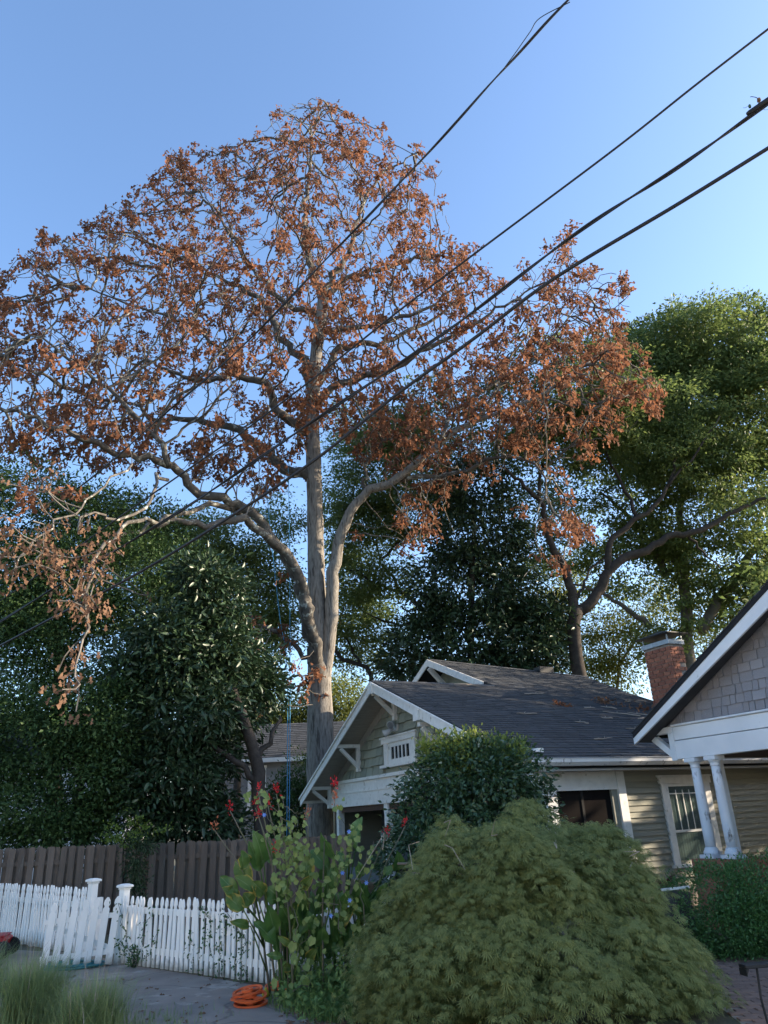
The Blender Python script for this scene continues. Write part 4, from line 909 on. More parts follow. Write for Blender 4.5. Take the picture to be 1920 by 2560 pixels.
# magnolias and evergreens
def magnolia(label, Y, stem, ells, n_sub, per, size, m, name='magnolia_tree', sub=.6, tpl=LONG, droop=.2):
    t, o = tree(name, label, Y, stem, M['bark'])
    foliage('crown', shift(ells, o), n_sub, per, sub, tpl, size, m, t, droop, .75, .55, sat=3)
    return t
magnolia('dark conical magnolia standing behind the bungalow roof ridge', 34, [([(1180, 1760), (1180, 1500), (1185, 1250)], .28, .08)],
         [ell(1190, 1230, 34, 80, 80), ell(1190, 1340, 34, 120, 110), ell(1180, 1470, 34, 170, 120), ell(1190, 1600, 34, 230, 110), ell(1320, 1590, 34, 110, 110), ell(1050, 1640, 34, 110, 70)], 900, 34, .30, M['magn'])
magnolia('glossy magnolia leaning over the board fence left of the oak', 20, [([(655, 2130), (650, 2000), (640, 1900), (600, 1780), (560, 1650)], .24, .10), ([(650, 1960), (560, 1880), (480, 1850)], .10, .04), ([(640, 1900), (690, 1820), (700, 1790)], .09, .03)],
         [ell(530, 1500, 20.5, 90, 100), ell(470, 1640, 20, 130, 110), ell(560, 1640, 20.5, 90, 110), ell(450, 1800, 20, 140, 110), ell(570, 1765, 21.2, 90, 80), ell(620, 1690, 21.5, 60, 60), ell(420, 1940, 20, 130, 90), ell(500, 1880, 20.5, 80, 60), ell(520, 2080, 21, 60, 40), ell(470, 2050, 20.5, 110, 60)],
         1300, 26, .215, M['magn'], sub=.42)
magnolia('dense evergreen tree at the left edge above the board fence', 22, [([(130, 2150), (140, 1900), (150, 1600), (120, 1350)], .26, .08), ([(150, 1700), (240, 1560), (300, 1480)], .1, .04)],
         [ell(60, 1290, 23, 140, 120), ell(200, 1320, 23, 130, 110), ell(-20, 1450, 22, 130, 140), ell(150, 1480, 22, 160, 130), ell(330, 1450, 22.5, 130, 130), ell(60, 1650, 21.5, 150, 140), ell(230, 1640, 22, 160, 130), ell(400, 1560, 22.5, 90, 100), ell(340, 1330, 24, 110, 90)],
         1500, 60, .13, M['ever'], 'evergreen_tree', .55, LEAF)
magnolia('bushy evergreen with lighter leaf tips hanging over the board fence', 19.5, [([(190, 2200), (200, 2000), (210, 1800)], .16, .06), ([(200, 1950), (110, 1880), (60, 1800)], .07, .03)],
         [ell(60, 1850, 19.5, 130, 110), ell(210, 1800, 19.5, 130, 110), ell(310, 1760, 20, 100, 120), ell(70, 2030, 19, 110, 80), ell(200, 1960, 19.5, 130, 90), ell(300, 1930, 20, 90, 90), ell(290, 2050, 20, 90, 60), ell(120, 2100, 19, 90, 40), ell(-60, 1950, 19.5, 90, 160)],
         900, 60, .115, M['ever'], 'evergreen_shrub', .42, LEAF)
magnolia('dark shrub growing between the far house and the oak trunk', 30, [([(750, 2150), (748, 2050), (745, 1990)], .08, .04)],
         [ell(740, 2030, 30, 60, 70), ell(700, 2060, 30, 60, 60), ell(760, 1950, 31, 30, 60)], 260, 40, .13, M['ever'], 'evergreen_shrub', .45, LEAF)
# yew and yellow sprigs against the board fence
YW = thing('yew_shrub', 'thin feathery yew with yellow-green top sprigs against the board fence', 'shrub', (-5.75, 16.9, 0)); o = np.array([-5.75, 16.9, 0])
limb('stem', [(0, 0, 0), (.03, .0, .8), (-.02, 0, 1.6), (.05, 0, 2.1)], .03, .012, M['bark'], YW, 6)
foliage('crown', shift([ell(340, 2140, 16.8, 24, 50, .2), ell(338, 2220, 16.8, 14, 70, .15), ell(352, 2110, 16.8, 40, 14, .2), ell(342, 2300, 16.8, 10, 50, .12)], o), 110, 22, .12, LONG, .075, M['yew'], YW, .4, .5, .2)
tag(foliage('sprigs', shift([ell(285, 2085, 16.7, 30, 16, .15), ell(262, 2062, 16.7, 14, 14, .1), ell(345, 2075, 16.7, 20, 26, .15), ell(335, 2040, 16.7, 12, 22, .1), ell(390, 2068, 16.7, 40, 8, .12), ell(320, 2100, 16.7, 20, 14, .15)], o), 46, 13, .08, LEAF, .06, M['sprig'], YW, 0, .5, .1), kind='stuff')

# unseen trees added on the right, placed and shaped to block the sun
for i, (x, y, h, r) in enumerate(((18.5, 10.4, 8.8, 3.7), (20.5, 14.4, 8.6, 2.9), (18.0, 24.9, 13.5, 5.4), (22.5, 19.2, 13.6, 4.2), (16.8, 21.1, 8.0, 1.2))):
    t = thing('unseen_shade_tree', 'unseen tree added to shade the gardens, %s' % ('beside the nearer house', 'behind the nearer house', 'at the back of the gardens', 'on a tall bare trunk', 'the slim column behind the bungalow')[i], 'tree', (x, y, 0), 0, 'unseen trees added for their shade')
    limb('trunk', [(0, 0, -.2), (.1, 0, h * .3), (0, .1, h * .7)], .28, .1, M['greybark'], t, 8)
    foliage('crown', [(np.array([0, 0, 11.9]), np.array([r, r, 2.2]))] if i == 3 else [(np.array([0, 0, 4.6]), np.array([1.0, 1.0, 3.2]))] if i == 4 else [(np.array([0, 0, h * .55]), np.array([r, r, h * .45])), (np.array([.8, .5, h * .4]), np.array([r * .9, r * .9, h * .3]))], 520, 36, 1.0, LEAF, .30, M['broad'], t, .3, .6, .3)

# ------------------------------------------------------------------ cannas, vines and shrubs in front
CY = 10.35
def zc(x, y): return (500 + .36166 * x, 1900 + .36166 * y)
stems = [  # foot x, top (zoom frame), flower kind, depth
    (430, 98, 480, 'o', 10.5), (470, 208, 350, 'r', 10.45), (500, 400, 215, 'r', 10.5), (560, 470, 315, 'r', 10.35), (540, 383, 330, 'r', 10.6), (600, 528, 235, 'r', 10.3), (590, 520, 630, 'r', 10.15), (520, 408, 395, 'r', 10.2),
    (760, 745, 400, 'o', 10.4), (930, 932, 190, 'ro', 10.4), (1080, 1290, 520, 'r', 10.6), (1150, 1420, 455, 'r', 10.7), (850, 860, 560, '', 10.2), (1000, 1090, 420, '', 10.5)]
cl = ['red flower spike leaning far left over the board fence, mostly faded orange', 'red flower head on a bent bare stem before the magnolia', 'red flower tip twined by vine, tallest at the left', 'large red flower head just right of the vine twined one', 'small red flower behind the vine column', 'single red flower tip left of the blue ropes',
      'low red flower among the heart leaves', 'red bud below the big red flower head', 'faded orange flower spike before the oak trunk', 'tall red and orange flower spike before the white beam', 'red flower near the wind chime', 'red flower before the camellia bush', 'broad green blades and no flower in the middle of the clump', 'upright blades beside the porch and no flower']
cann = []
foot0 = on_ground(740, 2470)
for (fx, tx, ty, kind, Y), lb in zip(stems, cl):
    b = at(*zc(fx + (fx < 700) * 60, 1480), Y + .15); b[2] = 0; tpt = at(*zc(tx, ty), Y)
    t = thing('canna', 'canna with ' + lb, 'plant', (b[0], b[1], 0), 0, 'cannas beside the driveway')
    o = np.array([b[0], b[1], 0]); mid = b * .45 + tpt * .55 + np.array([(b - tpt)[0] * .25, 0, .1]); 
    C_ = limb('stem', [b - o, mid - o, tpt - o], .016, .006, M['canna_stem'], t, 6)
    cann.append((t, o, C_ + o))
    if kind:
        sz = .040 if len(kind) == 1 else .045
        for q, c in enumerate(kind):
            n = 26; cc = tpt + np.array([0, 0, .04 - q * .16]); pos = cc + rng.normal(size=(n, 3)) * np.array([.018, .018, .036])
            ax = (pos - cc) * 12 + rng.normal(size=(n, 3)) * .3 + np.array([0, 0, .6])
            leaves('flower', LEAF, pos - o, ax, rng.normal(size=(n, 3)), sz * rng.uniform(.6, 1.3, n), M['red'] if c == 'r' else M['orange_petal'], t)
for m_, lo_, colr_ in ((M['canna'], 1.42, (.25, .20, .06)), (M['canna_y'], 1.10, (.42, .32, .07))):
    t_ = m_.node_tree; N_, L_ = t_.nodes, t_.links; p_ = N_['Principled BSDF']; src_ = p_.inputs['Base Color'].links[0].from_socket
    an = N_.new('ShaderNodeAttribute'); an.attribute_name = 'edge'; nz_ = N_.new('ShaderNodeTexNoise'); nz_.inputs['Scale'].default_value = 7; nz_.inputs['Detail'].default_value = 4
    tc_ = N_.new('ShaderNodeTexCoord'); L_.new(tc_.outputs['Object'], nz_.inputs['Vector'])
    ad_ = N_.new('ShaderNodeMath'); ad_.operation = 'MULTIPLY_ADD'; ad_.inputs[1].default_value = 1.6; L_.new(nz_.outputs['Fac'], ad_.inputs[0])
    sb_ = N_.new('ShaderNodeMath'); sb_.operation = 'SUBTRACT'; L_.new(an.outputs['Fac'], sb_.inputs[0]); sb_.inputs[1].default_value = .5; L_.new(sb_.outputs[0], ad_.inputs[2])
    r_ = N_.new('ShaderNodeMapRange'); r_.inputs[1].default_value = lo_; r_.inputs[2].default_value = lo_ + .22; L_.new(ad_.outputs[0], r_.inputs[0])
    x_ = N_.new('ShaderNodeMix'); x_.data_type = 'RGBA'; L_.new(r_.outputs[0], x_.inputs[0]); L_.new(src_, x_.inputs[6]); x_.inputs[7].default_value = (*colr_, 1)
    rb = N_.new('ShaderNodeMapRange'); rb.inputs[1].default_value = .0; rb.inputs[2].default_value = .10; rb.inputs[3].default_value = .55; rb.inputs[4].default_value = 0; L_.new(an.outputs['Fac'], rb.inputs[0])
    y_ = N_.new('ShaderNodeMix'); y_.data_type = 'RGBA'; L_.new(rb.outputs[0], y_.inputs[0]); L_.new(x_.outputs[2], y_.inputs[6]); y_.inputs[7].default_value = (.24, .30, .13, 1)
    for l_ in list(src_.links):
        if l_.to_node not in (x_,): to = l_.to_socket; L_.remove(l_); L_.new(y_.outputs[2], to)
def canna_leaf(base, tip, wpx, yellow, dY=0.0, Y=None, curl=None):
    bp, tp_ = zc(*base), zc(*tip); Yb = (Y or CY) + dY; B_, T_ = at(*bp, Yb), at(*tp_, Yb - random.uniform(-.12, .22))
    d = T_ - B_; L = np.linalg.norm(d); d = d / L; wd = wpx * .36166 * dist(B_) / FPX * .56
    view = unit(CAM - B_); nrm = unit(view + rng.normal(size=3) * .35 + np.array([0, 0, .3])); nrm = unit(nrm - d * (nrm @ d)); sd = np.cross(d, nrm)
    curl = random.uniform(.03, .14) if curl is None else curl
    k = 12; V = []; F = []; E_ = []
    for i in range(k + 1):
        u = i / k; prof = (sin(pi * u ** .80) ** .75) if 0 < u < 1 else 0.02
        c = B_ + d * L * u - nrm * L * curl * (2 * u - 1) ** 2; wv = .016 * sin(11 * u + base[0]) + .008 * sin(23 * u + base[1])
        for q_ in (-1, -.5, 0, .5, 1):
            V.append(c + sd * wd * prof * q_ + nrm * (wd * (.42 * abs(q_) ** 1.3) * prof + wv * q_)); E_.append(abs(q_) if 0 < u < 1 else 1)
    for i in range(k):
        for q_ in range(4): a = i * 5 + q_; F.append((a, a + 1, a + 6, a + 5))
    best = min(cann, key=lambda c: np.min(np.linalg.norm(c[2] - B_, axis=1)) + .25 * abs(c[2][0][0] - B_[0]))
    t, o, C_ = best
    mb = MB().add([v - o for v in V], F); j = int(np.argmin(np.linalg.norm(C_ - B_, axis=1)))
    j = max(0, j - 2)
    mb.tube([C_[j] - o, (C_[j] * .4 + B_ * .6) - o, B_ - o, B_ + d * L * .5 - nrm * L * curl * .0 - nrm * .004 - o], [.012, .009, .007, .003], 5)
    ob = mb.build('leaf', M['canna_y'] if yellow else M['canna'], t, True)
    at_ = ob.data.attributes.new('edge', 'FLOAT', 'POINT'); at_.data.foreach_set('value', (E_ + [.1] * (len(ob.data.vertices) - len(E_))))
CL = [((445, 745), (385, 492), 105, 0), ((420, 770), (340, 560), 80, 0), ((350, 835), (240, 690), 95, 1), ((297, 760), (292, 622), 95, 1), ((385, 905), (238, 798), 75, 1), ((255, 925), (138, 800), 75, 0), ((300, 1035), (175, 930), 85, 1), ((270, 960), (160, 880), 70, 1), ((360, 1000), (300, 920), 90, 1),
      ((525, 1270), (378, 1110), 90, 0), ((522, 1210), (470, 1005), 85, 0), ((700, 1310), (530, 1220), 45, 1), ((665, 1180), (572, 1032), 60, 0), ((690, 1200), (770, 1075), 55, 0), ((835, 1290), (850, 1150), 75, 0), ((935, 690), (828, 505), 75, 0), ((885, 750), (762, 615), 85, 0), ((735, 812), (738, 680), 90, 1),
      ((700, 900), (775, 800), 60, 1), ((1035, 570), (1120, 385), 65, 0), ((1070, 640), (1105, 498), 50, 0), ((885, 1005), (880, 815), 70, 0), ((1000, 1230), (948, 1120), 45, 0), ((850, 850), (885, 690), 65, 0), ((1100, 820), (1095, 700), 70, 0), ((1372, 775), (1370, 640), 75, 0), ((1270, 800), (1345, 725), 50, 0),
      ((455, 930), (362, 840), 80, 1), ((970, 1320), (930, 1240), 70, 0), ((735, 1395), (808, 1300), 55, 1), ((575, 1360), (458, 1345), 40, 0), ((1110, 1100), (1062, 1040), 35, 1), ((560, 960), (470, 880), 120, 0), ((600, 900), (560, 830), 70, 1), ((350, 1150), (215, 1115), 50, 1), ((640, 1440), (545, 1430), 45, 1),
      ((930, 900), (925, 700), 70, 0), ((1050, 960), (1110, 850), 60, 0), ((960, 1050), (1030, 900), 55, 0), ((780, 1180), (745, 1040), 60, 0), ((1180, 1080), (1120, 930), 60, 0), ((1230, 980), (1290, 850), 55, 0), ((620, 1120), (560, 1000), 75, 0), ((500, 720), (450, 520), 70, 0), ((1300, 960), (1390, 850), 45, 0), ((1010, 760), (960, 620), 55, 0)]
for b_, t_, w_, y_ in CL: canna_leaf(b_, t_, w_, y_, random.uniform(-.15, .2))
for _ in range(52):
    x = random.uniform(540, 1280); y = random.uniform(1000, 1400); h = random.uniform(130, 230)
    canna_leaf((x, y), (x + random.gauss(0, 70), y - h), random.uniform(50, 85), random.random() < .2, random.uniform(.1, .5))
# heart-leaved vines twining over the cannas
HEART = MB().add([(0, 0, 0), (.10, .42, .06), (.45, .50, .05), (1, 0, -.06), (.45, -.50, .05), (.10, -.42, .06), (.4, 0, -.04), (-.14, .25, .03), (-.14, -.25, .03)],
                 [(0, 6, 1), (1, 6, 2), (2, 6, 3), (3, 6, 4), (4, 6, 5), (5, 6, 0), (0, 1, 7), (0, 8, 5)]).mesh('heart_leaf')
HEART.materials.append(M['vine'])
def vine(label, runs, n, size, Y, spread):
    b = at(*zc(*runs[0][0]), Y); t = thing('vine', label, 'vine', (b[0], b[1], 0), 0, 'heart-leaved vines in the cannas'); o = np.array([b[0], b[1], 0])
    allp = []
    for r in runs:
        P = [at(*zc(x, y), Y + random.uniform(-.12, .1)) for x, y in r]
        C_ = limb('stem', [p - o for p in P], .006, .003, M['canna_stem'], t, 4, .02); allp.append(C_)
    A_ = np.vstack(allp); 
    for i in range(n):
        p = A_[random.randrange(len(A_))] + rng.normal(size=3) * np.array([spread, .10, spread * .7])
        ob = bpy.data.objects.new('leaf', HEART); link(ob, t)
        ax = unit(rng.normal(size=3) * .6 + np.array([0, -.15, -.75])); nm = unit(rng.normal(size=3) * .45 + np.array([0, -.9, .5])); nm = unit(nm - ax * (nm @ ax)); sd = np.cross(nm, ax); s = size * random.uniform(.6, 1.3)
        ob.matrix_basis = Matrix([[ax[k] * s, sd[k] * s, nm[k] * s, p[k]] for k in range(3)] + [[0, 0, 0, 1]])
    return t, o
v1, o1 = vine('column of pale green heart leaves left of the oak trunk', [[(660, 1250), (640, 950), (600, 700), (560, 520), (480, 400), (420, 290), (400, 220)], [(640, 950), (680, 700), (690, 560), (640, 500), (540, 440)], [(640, 800), (600, 600), (560, 450)], [(700, 900), (660, 780), (620, 640), (700, 560)]], 200, .070, 10.0, .12)
v2, o2 = vine('looser heart leaves with blue flowers climbing before the porch', [[(980, 1200), (960, 900), (980, 650), (1000, 480), (960, 380)], [(1150, 1150), (1120, 850), (1150, 680), (1200, 560)], [(960, 1000), (860, 1020), (760, 950)], [(1000, 700), (1060, 560), (1030, 440)]], 115, .066, 10.05, .12)
v3, o3 = vine('yellowish heart leaves low beside the end of the pickets', [[(650, 1450), (680, 1330), (720, 1240), (780, 1250)], [(640, 1600), (760, 1540), (700, 1440)]], 22, .085, 9.9, .10)
v4, o4 = vine('thin vine tendril trailing left from the canna flowers', [[(600, 420), (500, 330), (400, 360), (320, 410), (210, 430)], [(560, 260), (600, 320), (650, 355), (720, 345), (745, 400)]], 12, .05, 10.2, .03)
for (x, y), (t, o) in zip(((1030, 495), (985, 780), (1150, 848), (905, 1075), (1035, 970), (445, 380)), ((v2, o2),) * 5 + ((v1, o1),)):
    p = at(*zc(x, y), 9.9) - o; n = 6; a = np.arange(n) * pi / 3
    leaves('flower', LEAF, np.tile(p, (n, 1)), np.stack([np.cos(a), -.35 + 0 * a, np.sin(a)], 1), np.tile([0, -1.0, 0], (n, 1)), .033, M['blue_petal'], t)

# ivy on the picket fence
def ivy(label, strands, n, Y_of):
    b = at(*strands[0][0], Y_of(strands[0][0][0])); b[2] = 0; t = thing('ivy', label, 'vine', tuple(b), 0, 'ivy through the white pickets'); allp = []
    for r in strands:
        P = [at(x, y, Y_of(x) - .05) - b for x, y in r]; allp.append(limb('stem', P, .005, .003, M['bark'], t, 4, .02))
    A_ = np.vstack(allp); i = rng.integers(0, len(A_), n); pos = A_[i] + rng.normal(size=(n, 3)) * np.array([.045, .03, .045]); k = pos[:, 2] > .01; pos = pos[k]; m = len(pos)
    tag(leaves('leaves', LEAF, pos, rng.normal(size=(m, 3)) + np.array([0, -.3, -.4]), rng.normal(size=(m, 3)) * .5 + np.array([0, -1, .4]), .055 * rng.uniform(.6, 1.3, m), M['ivy'], t), kind='stuff')
nf = lambda x: float(np.interp(x, [306, 690], [N1[1], N0[1]])) - .03
def zf(x, y): return (x * .42194, 2060 + y * .42194)
ivy('bushy ivy tuft at the foot of the left pickets', [[zf(790, 860), zf(780, 780), zf(760, 700), zf(700, 470)], [zf(800, 850), zf(840, 700), zf(850, 600), zf(890, 530)], [zf(800, 850), zf(780, 760), zf(820, 740)], [zf(850, 800), zf(900, 740), zf(930, 650)], [zf(790, 840), zf(730, 740), zf(700, 700)], [zf(800, 850), zf(790, 760)], [zf(800, 850), zf(810, 740)]], 330, nf)
ivy('trailing ivy strands covering the right pickets', [[zf(1290, 950), zf(1270, 820), zf(1240, 680), zf(1250, 560), zf(1200, 500)], [zf(1330, 930), zf(1330, 760), zf(1310, 660), zf(1340, 560)], [zf(1400, 900), zf(1390, 750), zf(1420, 680), zf(1340, 520)], [zf(1470, 930), zf(1440, 800), zf(1460, 700), zf(1400, 600)], [zf(1150, 860), zf(1150, 750), zf(1140, 650)], [zf(1200, 900), zf(1210, 720), zf(1240, 620)], [zf(1100, 910), zf(1260, 960), zf(1380, 970), zf(1470, 900)]], 620, nf)

# laceleaf maple mound
MC = np.array([1.45, 9.75, 0])
MP = thing('lace_maple', 'big mounded laceleaf maple with fine drooping green leaves', 'shrub', tuple(MC))
for k in range(7):
    a = k * 2 * pi / 7 + .3; r = 1.1 + .4 * (k % 2)
    limb('trunk' if k == 0 else 'branch', [(0, 0, 0), (.15 * cos(a), .15 * sin(a), .7), (r * .55 * cos(a), r * .5 * sin(a), 1.35), (r * cos(a), r * .85 * sin(a), 1.45)], .07, .015, M['greybark'], MP, 7, .02)
lob = [(-.12, 0.0, 0.60, 1.52, 1.40, 1.42), (-.30, -.1, 1.35, .90, .9, .70), (.66, .05, 1.14, .64, .75, .80), (-.95, -.35, .55, 1.0, .9, .75), (1.04, -.15, .32, .68, .8, .60), (.2, -.85, .45, 1.15, .8, .85), (-1.15, -.25, .15, .7, .8, .5), (1.25, -.1, .05, .5, .7, .42), (-.72, -.1, 1.02, .66, .8, .70)]
pos_all, out_all = [], []
for (lx, ly, lz, rx, ry, rz_) in lob:
    k = int(44 * rx * rz_) + 12
    d = unit(rng.normal(size=(k, 3))); d[:, 2] = np.abs(d[:, 2]) * .9 - .12; d = unit(d); d[:, 1] -= .25; d = unit(d)
    c = np.array([lx, ly, lz]) + d * np.array([rx, ry, rz_]) * rng.uniform(.78, 1.12, (k, 1))
    for ci, di in zip(c, d):
        m = rng.integers(150, 240); g = rng.normal(size=(m, 3)) * np.array([.18, .18, .032])
        h = np.hypot(g[:, 0], g[:, 1]); p = ci + g; p[:, 2] -= h ** 2 * 1.9
        pos_all.append(p); oo = g.copy(); oo[:, 2] = 0; out_all.append(unit(oo + di * np.array([.16, .16, 0]) + rng.normal(size=(m, 3)) * .05))
pos = np.vstack(pos_all); out = np.vstack(out_all)
inner = np.zeros(len(pos), bool)
for (lx, ly, lz, rx, ry, rz_) in lob: inner |= ((((pos - np.array([lx, ly, lz])) / np.array([rx, ry, rz_])) ** 2).sum(1) < .42)
k = (~inner) & (pos[:, 2] > .03); pos, out = pos[k], out[k]; n = len(pos)
leaves('crown', LACE, pos, out + rng.normal(size=(n, 3)) * .35 - np.array([0, 0, .55]), rng.normal(size=(n, 3)) * .35 + np.array([0, 0, 1.0]) + out * .4, .086 * rng.uniform(.5, 1.4, n), M['maple'], MP)
twp = MB()
for i in range(26):
    a = np.array([1.05 + rng.normal() * .12, -.75 + rng.normal() * .1, .95 + rng.normal() * .22]) if i < 13 else np.array([rng.normal() * .7 - .3, -.9 + rng.normal() * .15, 1.55 + rng.normal() * .15])
    twp.tube([a, a + rng.normal(size=3) * .1, a + rng.normal(size=3) * .17], [.005, .004, .002], 4)
tag(twp.build('bare_twigs', M['twigdead'], MP), kind='stuff')

# camellia
CM = thing('camellia_bush', 'rounded glossy camellia bush with top shoots coloured as sunlit before the bungalow porch', 'shrub', (1.1, 12.6, 0)); o = np.array([1.1, 12.6, 0])
for k in range(5):
    a = k * 1.26; limb('trunk' if k == 0 else 'branch', [(0, 0, 0), (.1 * cos(a), .1 * sin(a), .8), (.6 * cos(a), .5 * sin(a), 1.8), (.9 * cos(a), .7 * sin(a), 2.4)], .05, .015, M['bark'], CM, 6, .02)
ce = [ell(1180, 2000, 12.6, 160, 130, 1.0), ell(1090, 2060, 12.5, 95, 110, .8), ell(1250, 1970, 12.7, 115, 110, .9), ell(1190, 1925, 12.6, 105, 65, .7), ell(1120, 2160, 12.6, 150, 130, 1.0), ell(1290, 2060, 12.7, 80, 90, .8)]
foliage('crown', shift(ce, o), 950, 24, .17, LEAF, .095, M['camel'], CM, .25, .8, .82)
sp = []; 
for (x, y) in ((1185, 1848), (1100, 1862), (1140, 1870), (1225, 1865), (1258, 1872), (1290, 1890), (1300, 1868), (1065, 1880), (1210, 1890), (1240, 1905), (1160, 1890), (1275, 1920), (1190, 1915), (1320, 1935)):
    sp.append(ell(x, y, 12.5, 8, 26, .08))
foliage('sunlit_shoots', shift(sp + [ell(1220, 1900, 12.5, 100, 30, .5), ell(1150, 1890, 12.5, 60, 30, .4)], o), 330, 16, .10, LEAF, .08, M['camel_sunlit'], CM, -.4, 1.1, .1)  # bush top painted as sunlit by brighter yellow-green leaves

# boxwood hedge on the right
BX = thing('boxwood_hedge', 'clipped dark green boxwood hedge in front of the porch columns', 'hedge', (4.9, 12.3, 0)); o = np.array([4.9, 12.3, 0])
limb('stem', [(0, 0, 0), (0, 0, .5), (.1, 0, .9)], .04, .015, M['bark'], BX, 6)
foliage('crown', [(np.array([-.35, -.25, .52]), np.array([.85, .75, .62])), (np.array([.5, -.35, .58]), np.array([.95, .8, .66])), (np.array([1.6, -.3, .70]), np.array([1.1, .8, .75])), (np.array([.0, -.6, .3]), np.array([.9, .55, .45])), (np.array([1.1, -.65, .32]), np.array([1.0, .55, .5]))], 1500, 40, .12, LEAF, .046, M['box'], BX, -.2, .9, .84, .02)

# burgundy plant, planter, white pipe end on the porch side
CP = thing('cordyline', 'burgundy spiky plant in a dark pot beside the clapboard wall', 'plant', tuple(at(1650, 2215, 13.2) * np.array([1, 1, 0]) + np.array([0, 0, .3])))
MB().lathe([(.10, 0), (.14, .02), (.17, .26), (.19, .27), (.19, .31), (.15, .315)], 14).build('pot', M['terracotta'], CP, True)
n = 26; a = rng.uniform(0, 2 * pi, n)
leaves('leaves', LONG, np.tile([0, 0, .40], (n, 1)) + rng.normal(size=(n, 3)) * .02, np.stack([np.cos(a), np.sin(a), rng.uniform(.15, 1.2, n)], 1), np.tile([0, 0, 1.0], (n, 1)) + rng.normal(size=(n, 3)) * .2, .36 * rng.uniform(.7, 1.15, n), M['cordyline'], CP)
MB().box((-.4, -.4, -.30), (.4, .4, -.002)).build('stand', M['dark_wood'], CP)
c = at(1680, 2219, 11.9); PR = thing('planter_box', 'dark planter box with a white rim showing beside the hedge', 'planter', (c[0], c[1], 0))
MB().box((-.20, -.12, 0), (.20, .16, c[2] - .05)).build('box', M['terracotta'], PR); MB().bar((-.20, -.13, c[2] - .012), (.20, -.13, c[2] + .012), .03, .03).build('rim', M['white'], PR)

# wind chime under the porch beam
c = at(962, 2076, 20.3); WC = thing('wind_chime', 'brass tube wind chime hanging under the porch beam', 'wind chime', tuple(c))
MB().tube([(0, 0, 0), (0, 0, .42)], .004, 4).build('cord', M['black'], WC)
MB().lathe([(.11, 0), (.11, .025)], 12).build('top_disc', M['dark_wood'], WC)
for k in range(6):
    a = k * pi / 3; MB().tube([(.085 * cos(a), .085 * sin(a), -.03), (.085 * cos(a), .085 * sin(a), -.55 - .1 * (k % 3))], .016, 8).build('tube', M['steel'], WC, True)
MB().tube([(0, 0, 0), (0, 0, -.8)], .003, 4).build('clapper_cord', M['black'], WC); MB().lathe([(.05, -.42), (.05, -.40)], 10).build('clapper', M['dark_wood'], WC)

# low weeds between the driveway and the maple
gp = []; 
while len(gp) < 5200:
    x, y = random.uniform(-2.1, .6), random.uniform(9.2, 11.4)
    lo = np.interp(y, [9.2, 10.4, 11.4], [-1.15, -1.75, -1.7])
    if (x + 1.64) ** 2 + (y - 10.65) ** 2 < .10 and random.random() < .9: continue
    if x > lo + random.random() * .25 and x < .9: gp.append((x, y, abs(random.gauss(0, .16)) * (0.5 + .9 * min(1, max(0, (x - lo) / .9)))))
pos = np.array(gp); n = len(pos)
tag(leaves('weeds', LEAF, pos + np.array([0, 0, .02]), rng.normal(size=(n, 3)) * .8 + np.array([0, -.2, .3]), rng.normal(size=(n, 3)) * .5 + np.array([0, -.3, 1.0]), .075 * rng.uniform(.4, 1.4, n), M['weed']), 'low green weeds between driveway and maple', None, None, 'stuff')
def blades(name, base, n, hgt, spread, lean, wd, m, parent=None, kink=1.0):
    """arching grass blades as thin tapered strips"""
    N = n; b = np.asarray(base)[rng.integers(0, len(base), N)] + rng.normal(size=(N, 3)) * np.array([spread, spread, 0]); a = rng.uniform(0, 2 * pi, N); h = hgt * rng.uniform(.5, 1.15, N); ln = lean * rng.uniform(.2, 1.2, N)
    k = 5; V = np.zeros((N, k * 2, 3)); side = np.stack([-np.sin(a), np.cos(a), 0 * a], 1)
    for i in range(k):
        u = i / (k - 1); c = b + np.stack([np.cos(a) * ln * u ** 1.8, np.sin(a) * ln * u ** 1.8, h * (u - .38 * kink * u ** 3 * np.minimum(1, ln / hgt))], 1); w_ = wd * (1 - u * .85)
        V[:, 2 * i] = c - side * w_; V[:, 2 * i + 1] = c + side * w_
    T = []
    for i in range(k - 1): T += [(2 * i, 2 * i + 1, 2 * i + 3), (2 * i, 2 * i + 3, 2 * i + 2)]
    T = np.array(T)[None] + (np.arange(N) * k * 2)[:, None, None]
    return obj(name, np_mesh(name, V.reshape(-1, 3), T.reshape(-1, 3)), parent, m)
gb = [(x, y, 0) for x, y, _ in gp if x < -.5][:900]
tag(blades('grass', gb, 2600, .22, .05, .12, .004, M['weed']), 'thin grass among the weeds', None, None, 'stuff')
for (px, py, n, h, lb) in ((70, 2560, 2100, .74, 'large fine-bladed grass clump at the lower left corner'), (225, 2590, 1500, .60, 'smaller fine-bladed grass clump nearer the driveway'), (-60, 2480, 1200, .66, 'fine-bladed grass clump at the left edge before the red cart')):
    c = on_ground(px, py); t = thing('ornamental_grass', lb, 'grass clump', (c[0], c[1], 0), 0, 'ornamental grass clumps by the driveway')
    blades('blades', [(0, 0, 0)], n, h, .15, h * .85, .0042, M['grassy'], t)
    blades('seed_heads', [(0, 0, 0)], 40, h * 1.25, .12, h * .6, .006, M['twigdead'], t)
c0_ = [(on_ground(x, y)) for x, y in ((300, 2575), (380, 2585), (150, 2590), (20, 2600), (340, 2560))]
tag(blades('lawn_edge_grass', c0_, 900, .13, .35, .08, .004, M['grassy']), 'rough short grass along the driveway edge', None, None, 'stuff')
